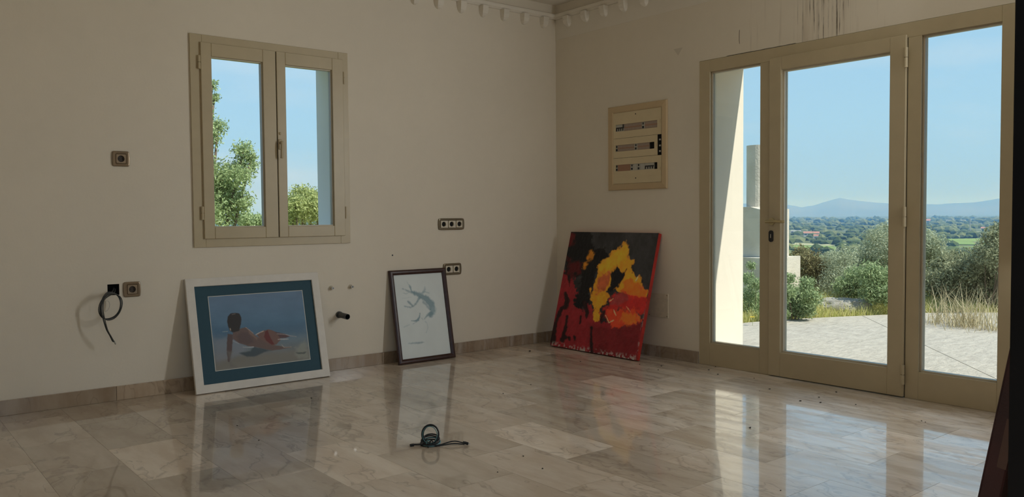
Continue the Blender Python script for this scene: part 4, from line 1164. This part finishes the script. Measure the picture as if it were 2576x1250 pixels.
pil = thing('concrete_pillar', 'stepped concrete pier carrying a round column beyond the terrace', 'pillar', (4.5, 1.0, -0.7))
def rough_box(bm, d, rag, seed):
    rng = random.Random(seed)
    x0, x1, y0, y1, z0, z1 = d
    nx, ny = 5, 7
    top = {}
    for i in range(nx+1):
        for j in range(ny+1):
            x = x0+(x1-x0)*i/nx; y = y0+(y1-y0)*j/ny
            e = i in (0, nx) or j in (0, ny)
            top[i, j] = bm.verts.new((x, y, z1-(rng.uniform(0, rag) if e else 0)))
    for i in range(nx):
        for j in range(ny): bm.faces.new((top[i, j], top[i+1, j], top[i+1, j+1], top[i, j+1]))
    per = [(i, 0) for i in range(nx)]+[(nx, j) for j in range(ny)]+[(i, ny) for i in range(nx, 0, -1)]+[(0, j) for j in range(ny, 0, -1)]
    lowv = [bm.verts.new((top[q].co.x, top[q].co.y, z0)) for q in per]
    n = len(per)
    for k in range(n): bm.faces.new((top[per[k]], top[per[(k+1) % n]], lowv[(k+1) % n], lowv[k]))
bm = bmesh.new(); rough_box(bm, (4.10, 4.83, 0.60, 1.70, -0.75, 0.545), 0.012, 1); build('plinth', bm, 'rough_concrete', pil, world=True)
bm = bmesh.new(); rough_box(bm, (4.20, 4.66, 0.66, 1.60, 0.545, 1.185), 0.035, 2); build('block', bm, 'rough_concrete', pil, world=True)
bm = bmesh.new(); cyl(bm, (4.42, 0.96, 1.16), (4.42, 0.96, 1.98), 0.150, n=28); build('column', bm, 'rough_concrete', pil, world=True)

# boulder on the terrace rim
q = at_plane(2122, 790, 2, TZ); q2 = at_dist(2122, 790, math.hypot(q.x-CAM[0], q.y-CAM[1])+0.28)
bm = bmesh.new(); bmesh.ops.create_icosphere(bm, subdivisions=4, radius=1.0)
for vtx in bm.verts:
    n_ = mnoise.fractal(vtx.co*1.6+Vector((3, 1, 7)), 0.8, 2.2, 5)
    c = vtx.co*(1+0.16*n_)
    c.z = min(c.z, 0.62+0.10*mnoise.noise(vtx.co*3))
    vtx.co = E_*c.x*0.33+N_*c.y*0.20+Zv*(c.z*0.17)
bl = build('boulder', bm, 'stone_pale', smooth=False); bl.location = (q2.x, q2.y, -0.055)
tag(bl, 'flat pale boulder in the grass at the terrace rim', 'rock')

# ------------------------------------------------------------------ vegetation
def leaf_mesh(name, blobs, count, size, seed, aspect=0.42, up=0.0):
    """leaf quads filling a set of ellipsoid blobs (centre, radius xyz); leaves favour the shell"""
    rng = np.random.default_rng(seed)
    C = np.array([b[0] for b in blobs], float); Rr = np.array([b[1] for b in blobs], float)
    vol = Rr.prod(1)**(2/3); w = vol/vol.sum()
    idx = rng.choice(len(blobs), count, p=w)
    d = rng.normal(size=(count, 3)); d /= np.linalg.norm(d, axis=1)[:, None]
    rad = rng.random(count)**0.40*(1+0.22*rng.normal(size=count).clip(-1, 1.4))
    p = C[idx]+d*Rr[idx]*rad[:, None]
    n = rng.normal(size=(count, 3))+d*0.6; n /= np.linalg.norm(n, axis=1)[:, None]
    a = rng.normal(size=(count, 3)); a[:, 2] += up; a -= n*(a*n).sum(1)[:, None]; a /= np.linalg.norm(a, axis=1)[:, None]
    b = np.cross(n, a)
    s = size*(0.6+0.8*rng.random(count))[:, None]
    v = np.stack([p-a*s, p+b*s*aspect, p+a*s, p-b*s*aspect], 1).reshape(-1, 3)
    f = np.arange(count*4)
    me = bpy.data.meshes.new(name)
    me.vertices.add(len(v)); me.vertices.foreach_set('co', v.ravel())
    me.loops.add(len(f)); me.loops.foreach_set('vertex_index', f)
    me.polygons.add(count); me.polygons.foreach_set('loop_start', np.arange(0, len(f), 4))
    me.update(calc_edges=True)
    return me
def plant(name, label, cat, base, blobs, count, size, mat, seed, stems=4, group=None, aspect=0.42, up=0.0, r_stem=0.012):
    root = thing(name, label, cat, base, group=group)
    lb = [(tuple(Vector(c)-Vector(base)), r) for c, r in blobs]
    link('foliage', leaf_mesh('foliage', lb, int(count*1.7), size*0.78, seed, aspect, up), root, mat)['kind'] = 'stuff'
    rng = random.Random(seed)
    bm = bmesh.new()
    tops = sorted(lb, key=lambda q: -q[0][2])[:stems]
    for i, (c, r) in enumerate(tops):
        bp = Vector((rng.uniform(-.06, .06), rng.uniform(-.06, .06), -0.05))
        tube(bm, [bp, bp*0.5+Vector(c)*0.45+Vector((rng.uniform(-.05, .05), rng.uniform(-.05, .05), 0)), Vector(c)], r_stem, 5, 4, taper=0.35)
    build('stem', bm, 'bark', root, True)
    return root
def px_blobs(lst, d, depth):
    """photo blobs (px, py, radius px) at one plant's distance, given real depth"""
    out = []
    rng = random.Random(len(lst)*31+int(d*10))
    for px, py, rp in lst:
        dd = d+rng.uniform(-depth, depth)*0.5
        p = at_dist(px, py, dd); r = rp*dd/FPX*1.06
        out.append((p, (r, r, r*0.9)))
    return out
def base_at(px, d):
    p = at_dist(px, 700, d); return Vector((p.x, p.y, ground_h(p.x, p.y)))
def shrub(name, label, px, d, lst, count, size, mat, seed, **kw):
    plant(name, label, 'shrub' if 'cat' not in kw else kw.pop('cat'), base_at(px, d), px_blobs(lst, d, kw.pop('depth', 0.7)), count, size, mat, seed, **kw)
shrub('weed', 'tall thin pale green weeds before the concrete pier by the white wall end', 1888, 9.9, [(1890, 668, 12), (1882, 700, 18), (1900, 715, 18), (1885, 745, 24), (1905, 760, 22), (1872, 780, 22), (1895, 790, 24)], 2600, 0.022, 'leaf_fresh', 1, depth=0.4, aspect=0.3, up=1.0, r_stem=0.005)
shrub('weed', 'leafy green weeds in front of the lit face of the concrete pier', 1990, 9.7, [(1985, 700, 16), (1978, 735, 24), (2005, 745, 26), (2030, 715, 20), (2040, 750, 26), (1960, 760, 24), (1995, 775, 26), (2030, 780, 20), (1975, 790, 12), (2010, 790, 12)], 4200, 0.024, 'leaf_fresh', 2, depth=0.5, aspect=0.32, up=0.6, r_stem=0.006)
shrub('bush', 'dark brownish bush right beside the concrete pier', 2045, 12.4, [(2015, 640, 22), (2035, 660, 32), (2060, 680, 34), (2030, 700, 34), (2065, 720, 34), (2000, 690, 20)], 5200, 0.026, 'leaf_brown', 3, depth=1.0)
shrub('bush', 'grey-green bush with bare twigs growing between brown bush and pale olive', 2110, 11.6, [(2095, 655, 28), (2125, 650, 30), (2110, 690, 36), (2090, 720, 34), (2140, 700, 34), (2130, 740, 34)], 5600, 0.022, 'leaf_olive', 4, depth=0.9, aspect=0.28, stems=6)
shrub('olive_tree', 'pale olive tree rising behind the door stile with hinges', 2230, 12.6, [(2205, 600, 30), (2190, 640, 34), (2230, 585, 26), (2235, 630, 36), (2170, 660, 30), (2220, 680, 40), (2265, 600, 34), (2270, 660, 40)], 9000, 0.026, 'leaf_olive', 5, depth=1.0, aspect=0.28, cat='tree', stems=6, r_stem=0.02)
shrub('bush', 'bright fresh green bush behind the pale boulder', 2180, 10.9, [(2120, 720, 22), (2150, 700, 28), (2190, 690, 30), (2225, 705, 28), (2160, 735, 28), (2200, 735, 30), (2235, 740, 26), (2250, 700, 24), (2215, 754, 15), (2245, 754, 14)], 6000, 0.026, 'leaf_fresh', 6, depth=0.6, aspect=0.35, up=0.5)
shrub('olive_tree', 'pale olive tree standing behind the right sidelight beside dark bushes', 2330, 12.8, [(2325, 600, 26), (2345, 615, 28), (2330, 640, 32), (2360, 650, 28), (2310, 630, 30)], 5200, 0.025, 'leaf_olive', 7, depth=0.8, aspect=0.28, cat='tree', r_stem=0.02)
shrub('bush', 'rounded mid green bush behind the dry grass tuft', 2395, 11.7, [(2380, 665, 28), (2410, 655, 26), (2365, 690, 32), (2400, 695, 36), (2430, 680, 28), (2345, 715, 34), (2390, 730, 36), (2430, 725, 34)], 7500, 0.024, 'leaf_dark', 8, depth=0.9)
shrub('bush', 'tall dark grey-green bush filling the edge of the right sidelight', 2490, 11.5, [(2480, 640, 32), (2500, 600, 26), (2510, 640, 34), (2460, 670, 32), (2495, 690, 40), (2530, 690, 40), (2470, 730, 36), (2520, 740, 40), (2540, 600, 36), (2515, 575, 18)], 9500, 0.023, 'leaf_dark', 9, depth=1.0, stems=6)
shrub('bush', 'broad dark bush hidden behind the end of the door frame', 2640, 11.8, [(2600, 640, 40), (2650, 630, 50), (2690, 660, 45), (2640, 710, 60)], 5000, 0.026, 'leaf_dark', 10, depth=1.2)

# trees seen through the casement window
def tree(label, px, d, lst, count, size, mat, seed, trunk_r):
    plant('garden_tree', label, 'tree', base_at(px, d), px_blobs(lst, d, 1.2), count, size, mat, seed, stems=7, r_stem=trunk_r, aspect=0.36)
tree('tall loose-leaved tree outside the left window sash', 500, 14.0, [(533, 215, 16), (538, 245, 14), (548, 318, 22), (535, 345, 22), (612, 378, 26), (618, 415, 30), (600, 445, 34), (632, 395, 14), (565, 440, 40), (560, 500, 46), (595, 505, 36), (545, 470, 44), (615, 515, 18), (570, 545, 34), (480, 300, 50), (450, 400, 70), (480, 470, 70), (500, 540, 60)], 15000, 0.036, 'leaf_tree', 31, 0.05)
tree('rounded yellow-green tree outside the right window sash', 770, 17.0, [(760, 495, 30), (742, 515, 28), (785, 500, 30), (765, 530, 40), (735, 545, 26), (800, 525, 40), (840, 530, 44)], 7000, 0.040, 'leaf_yellow', 32, 0.05)
shrub('bush', 'low distant bush below the tall tree outside the window', 640, 24.0, [(620, 555, 22), (650, 558, 20), (680, 560, 24), (720, 562, 22)], 3000, 0.05, 'leaf_tree', 33, depth=2.0)

# grass along the terrace rim
def blade_mesh(name, pts, hmin, hmax, wid, seed, lean=0.35):
    rng = np.random.default_rng(seed); n = len(pts); p = np.array(pts)
    a = rng.random(n)*2*math.pi; h = hmin+(hmax-hmin)*rng.random(n)**1.5
    side = np.stack([np.cos(a), np.sin(a), np.zeros(n)], 1)*wid
    b = rng.random(n)*2*math.pi
    ln = np.stack([np.cos(b), np.sin(b), np.zeros(n)], 1)*(h*lean*rng.random(n)*2)[:, None]
    upv = np.stack([np.zeros(n), np.zeros(n), h], 1)
    v = np.stack([p-side, p+side, p+upv*0.55+ln*0.35+side*0.7, p+upv*0.55+ln*0.35-side*0.7, p+upv+ln], 1).reshape(-1, 3)
    q = np.arange(n)[:, None]*5
    loops = np.concatenate([q+np.array([[0, 1, 2, 3]]), q+np.array([[3, 2, 4]])], 1).ravel()
    me = bpy.data.meshes.new(name)
    me.vertices.add(len(v)); me.vertices.foreach_set('co', v.ravel())
    me.loops.add(len(loops)); me.loops.foreach_set('vertex_index', loops)
    st = (np.arange(n)[:, None]*7+np.array([[0, 4]])).ravel()
    me.polygons.add(2*n); me.polygons.foreach_set('loop_start', st)
    me.update(calc_edges=True); return me
rng = random.Random(3); pts = []
while len(pts) < 42000:
    k = rng.random(); s = 1+k*(len(out_pts)-9); i = int(s)
    a, b = out_pts[i], out_pts[i+1]
    p = a+(b-a)*(s-i)
    nrm = Vector(((b-a).y*-1, (b-a).x, 0)).normalized()
    off = 0.02+abs(rng.gauss(0, 1.1))
    p = p+nrm*off
    if 4.0 < p.x < 4.9 and 0.5 < p.y < 1.8: continue
    pts.append((p.x, p.y, ground_h(p.x, p.y)-0.01))
gs = link('grass', blade_mesh('grass', pts, 0.04, 0.19, 0.004, 4), None, 'grass_blades')
tag(gs, 'short yellow-green grass along the terrace rim', 'grass', kind='stuff')
# dry tuft
for (px, py, dd, lab, s, n) in ((2430, 785, 9.75, 'tuft of tall dry pale grass stalks between terrace and dark bush', 1, 240), (2350, 778, 9.9, 'smaller tuft of dry pale twigs below the rounded green bush', 2, 110), (2500, 785, 9.6, 'tuft of green and straw grass at the terrace rim beside the door frame', 3, 110)):
    b = base_at(px, dd); rng = random.Random(s)
    root = thing('dry_grass_tuft', lab, 'grass tuft', b)
    pp = [(rng.gauss(0, 0.15), rng.gauss(0, 0.08), -0.01) for _ in range(n)]
    link('stalks', blade_mesh('stalks', pp, 0.16, 0.55, 0.0035, s+20, 0.5), root, 'dry_stalks')['kind'] = 'stuff'
# yellow flower by the wall end
q = base_at(1893, 9.1)
fl_ = thing('yellow_flower', 'single small yellow flower in the grass by the white wall end', 'flower', q)
bm = bmesh.new(); tube(bm, [(0, 0, 0), (0.005, 0, 0.06), (0, 0.004, 0.13)], 0.002, 5, 3); build('stem', bm, 'leaf_fresh', fl_)
bm = bmesh.new()
for k in range(7):
    a = 2*math.pi*k/7; c, s = math.cos(a), math.sin(a)
    bm.faces.new([bm.verts.new(v) for v in ((0, 0, .13), (c*.02-s*.008, s*.02+c*.008, .137), (c*.032, s*.032, .135), (c*.02+s*.008, s*.02-c*.008, .137))])
build('petals', bm, 'yellow_petal', fl_)

# ------------------------------------------------------------------ far valley
rng = np.random.default_rng(9)
tb = bmesh.new(); bmesh.ops.create_icosphere(tb, subdivisions=1, radius=1.0)
tv = np.array([v.co[:] for v in tb.verts]); tf = np.array([[v.index for v in f.verts] for f in tb.faces]); tb.free()
def plain_z(x, y):
    z = ground_h(x, y); r = math.hypot(x-CAM[0], y-CAM[1])
    return z+(mnoise.noise(Vector((x*0.006, y*0.006, 0)))*0.02*min(r, 300))
fields = []       # far fields: (px0, px1, py_far, py_near)
def on_plain(px, py):
    d = ray(px, py); t = 10.0
    for _ in range(60):
        p = CAM+d*t; dz = p[2]-plain_z(p[0], p[1])
        if abs(dz) < 0.01: break
        t += dz/(-d[2])*0.9
    return Vector(CAM+d*t)
FIELD_PX = [('field_pale', [(1988, 611), (2085, 615), (2100, 619), (1988, 616)]), ('field_green', [(1988, 617), (2105, 620), (2150, 627), (2060, 634), (1988, 634)]), ('field_green', [(2325, 602), (2480, 600), (2520, 606), (2480, 616), (2330, 614)]), ('field_green', [(2330, 622), (2480, 620), (2500, 632), (2335, 632)]), ('field_pale', [(2440, 578), (2500, 574), (2510, 580), (2450, 584)])]
fpolys = []
for i, (m_, pp) in enumerate(FIELD_PX):
    ps = [on_plain(*q) for q in pp]
    fpolys.append([(p.x, p.y) for p in ps])
    bm = bmesh.new()
    top = [bm.verts.new((p.x, p.y, p.z+0.5)) for p in ps]; botv = [bm.verts.new((p.x, p.y, p.z-6)) for p in ps]
    bm.faces.new(top); bridge(bm, top, botv)
    tag(build('field', bm, m_), 'far green field in the valley' if m_ == 'field_green' else 'far pale stubble field in the valley', kind='structure')
def inside(x, y, poly):
    c = False; n = len(poly)
    for i in range(n):
        (x1, y1), (x2, y2) = poly[i], poly[i-1]
        if (y1 > y) != (y2 > y) and x < (x2-x1)*(y-y1)/(y2-y1)+x1: c = not c
    return c
s_max = 6.2
clear = []
for q, rad in (((2002, 590), 22), ((2041, 594), 30), ((2052, 602), 14), ((2329, 562), 22), ((2404, 560), 60), ((2477, 580), 18), ((2440, 592), 6)):
    w_ = on_plain(*q); clear.append((w_.x, w_.y, rad))
V_, F_ = [], []; cnt = 0
while cnt < 9000:
    r = 150*(40)**rng.random(); a = rng.uniform(math.radians(12), math.radians(82))
    x, y = CAM[0]+r*math.sin(a), CAM[1]+r*math.cos(a)
    if mnoise.noise(Vector((x*0.004, y*0.004, 3)))+0.25*rng.normal() < -0.18 and r > 600: continue
    if any(inside(x, y, fp) for fp in fpolys): continue
    if any(math.hypot(x-qx, y-qy) < qr+s_max*(1+r/1500.0) for qx, qy, qr in clear): continue
    s = (2.2+2.2*rng.random())*(1+r/1500.0)
    h = s*(0.55+0.35*rng.random())
    V_.append(tv*np.array([s*(1+.4*rng.random()), s*(1+.4*rng.random()), h])*(0.8+0.4*rng.random((len(tv), 1)))+np.array([x, y, plain_z(x, y)+h*0.45]))
    F_.append(tf+cnt*len(tv)); cnt += 1
V_ = np.concatenate(V_); F_ = np.concatenate(F_)
me = bpy.data.meshes.new('far_woodland'); me.from_pydata(V_.tolist(), [], F_.tolist()); me.update()
fw = link('far_woodland', me, None, 'far_canopy'); tag(fw, 'dense low woodland covering the far valley', 'woodland', kind='stuff')

def house(label, px0, px1, ptop, pbot, roof, nwin, depth=0.8):
    pb_ = on_plain((px0+px1)/2, pbot)
    d = math.hypot(pb_.x-CAM[0], pb_.y-CAM[1])
    w = (px1-px0)*d/FPX; h = (pbot-ptop)*d/FPX
    head = math.atan2(pb_.x-CAM[0], pb_.y-CAM[1])
    root = thing('far_house', label, 'house', (pb_.x, pb_.y, pb_.z), (0, 0, -head), 'far houses in the valley')
    hw = h*0.65 if roof else h
    box_obj('walls', (-w/2, w/2, 0, w*depth, -3, hw), 'house_white', root)
    if roof:
        bm = bmesh.new()
        A = [bm.verts.new(q) for q in ((-w*.53, -w*.03, hw), (w*.53, -w*.03, hw), (w*.53, w*depth*1.03, hw), (-w*.53, w*depth*1.03, hw))]
        R_ = [bm.verts.new(q) for q in ((-w*.53, w*depth*.5, h), (w*.53, w*depth*.5, h))]
        bm.faces.new((A[0], A[1], R_[1], R_[0])); bm.faces.new((A[2], A[3], R_[0], R_[1])); bm.faces.new((A[1], A[2], R_[1])); bm.faces.new((A[3], A[0], R_[0])); bm.faces.new(A[::-1])
        build('roof', bm, 'house_roof', root)
    for i in range(nwin):
        cx = -w/2+w*(i+.5)/nwin
        box_obj('window', (cx-w*.16/nwin*2, cx+w*.16/nwin*2, -0.15, 0.05, hw*.35, hw*.75), 'house_window', root)
house('far white flat-roofed house with dark openings', 1990, 2014, 580, 590, False, 3)
house('far long house with a red roof beside the white flat-roofed one', 2024, 2058, 583, 594, True, 4)
house('far small house with a red gable below the long one', 2047, 2058, 590, 602, True, 1)
house('far pale house near the field seen past the door hinge side', 2320, 2338, 552, 562, True, 2)
house('far long white shed on the horizon', 2385, 2424, 554, 560, False, 5)
house('far pale house beside the mast', 2470, 2485, 572, 580, True, 2)
# lattice mast
pm = on_plain(2440, 592); dm = math.hypot(pm.x-CAM[0], pm.y-CAM[1]); hm = 38*dm/FPX
mast = thing('lattice_mast', 'slim grey lattice mast rising from the far woodland', 'mast', pm)
bm = bmesh.new(); bw = hm*0.05
for sx, sy in ((-1, -1), (1, -1), (1, 1), (-1, 1)): cyl(bm, (sx*bw, sy*bw, 0), (sx*bw*.15, sy*bw*.15, hm), hm*0.006, n=5)
build('legs', bm, 'mast_grey', mast)
bm = bmesh.new()
for i in range(8):
    z = hm*i/8; z2 = hm*(i+1)/8; k1_, k2_ = bw*(1-.85*i/8), bw*(1-.85*(i+1)/8)
    for s in (-1, 1): cyl(bm, (-s*k1_, -k1_, z), (s*k2_, -k2_, z2), hm*0.003, n=4)
build('bracing', bm, 'mast_grey', mast)

# mountains
ridge = [(1500, 520), (1640, 512), (1760, 520), (1870, 512), (1985, 516), (2018, 521), (2050, 516), (2085, 505), (2112, 498), (2140, 503), (2160, 505), (2200, 509), (2240, 512), (2300, 512), (2360, 514), (2400, 511), (2450, 509), (2510, 500), (2580, 496), (2680, 505), (2800, 515), (2950, 520)]
bm = bmesh.new(); R0 = 14000.0
rows = []
pts2 = []
for (x1, y1), (x2, y2) in zip(ridge[:-1], ridge[1:]):
    for k in range(4):
        t_ = k/4; pts2.append((x1+(x2-x1)*t_, y1+(y2-y1)*t_+random.uniform(-0.6, 0.6)))
for px, py in pts2:
    c = at_dist(px, py, R0)
    f_ = at_dist(px, 560, R0*0.86)
    m1 = at_dist(px, py, R0*0.95)
    hm_ = c.z
    rows.append([bm.verts.new((f_.x, f_.y, -45)), bm.verts.new((m1.x, m1.y, hm_*(0.55+0.1*random.random())-20)), bm.verts.new(c), bm.verts.new((c.x*1.25, c.y*1.25, -60))])
for a, b in zip(rows[:-1], rows[1:]):
    for i in range(3): bm.faces.new((a[i], b[i], b[i+1], a[i+1]))
tag(build('mountain_ridge', bm, 'mountain_rock', smooth=True), 'hazy blue mountain ridge on the horizon', 'mountain')

# aerial haze lying over the valley
t = NT('valley_haze')
vs = t.node('ShaderNodeVolumeScatter'); vs.inputs['Color'].default_value = (0.17, 0.47, 1.0, 1); vs.inputs['Density'].default_value = 0.00017
vs.inputs['Anisotropy'].default_value = 0.0
t.link(vs.outputs[0], t.out.inputs['Volume']); M['valley_haze'] = t.m
bm = bmesh.new(); bx(bm, 150, 21000, -9000, 15000, -80, 330)
hz = build('haze', bm, 'valley_haze'); tag(hz, 'thin blue haze over the far valley', 'haze', kind='stuff')
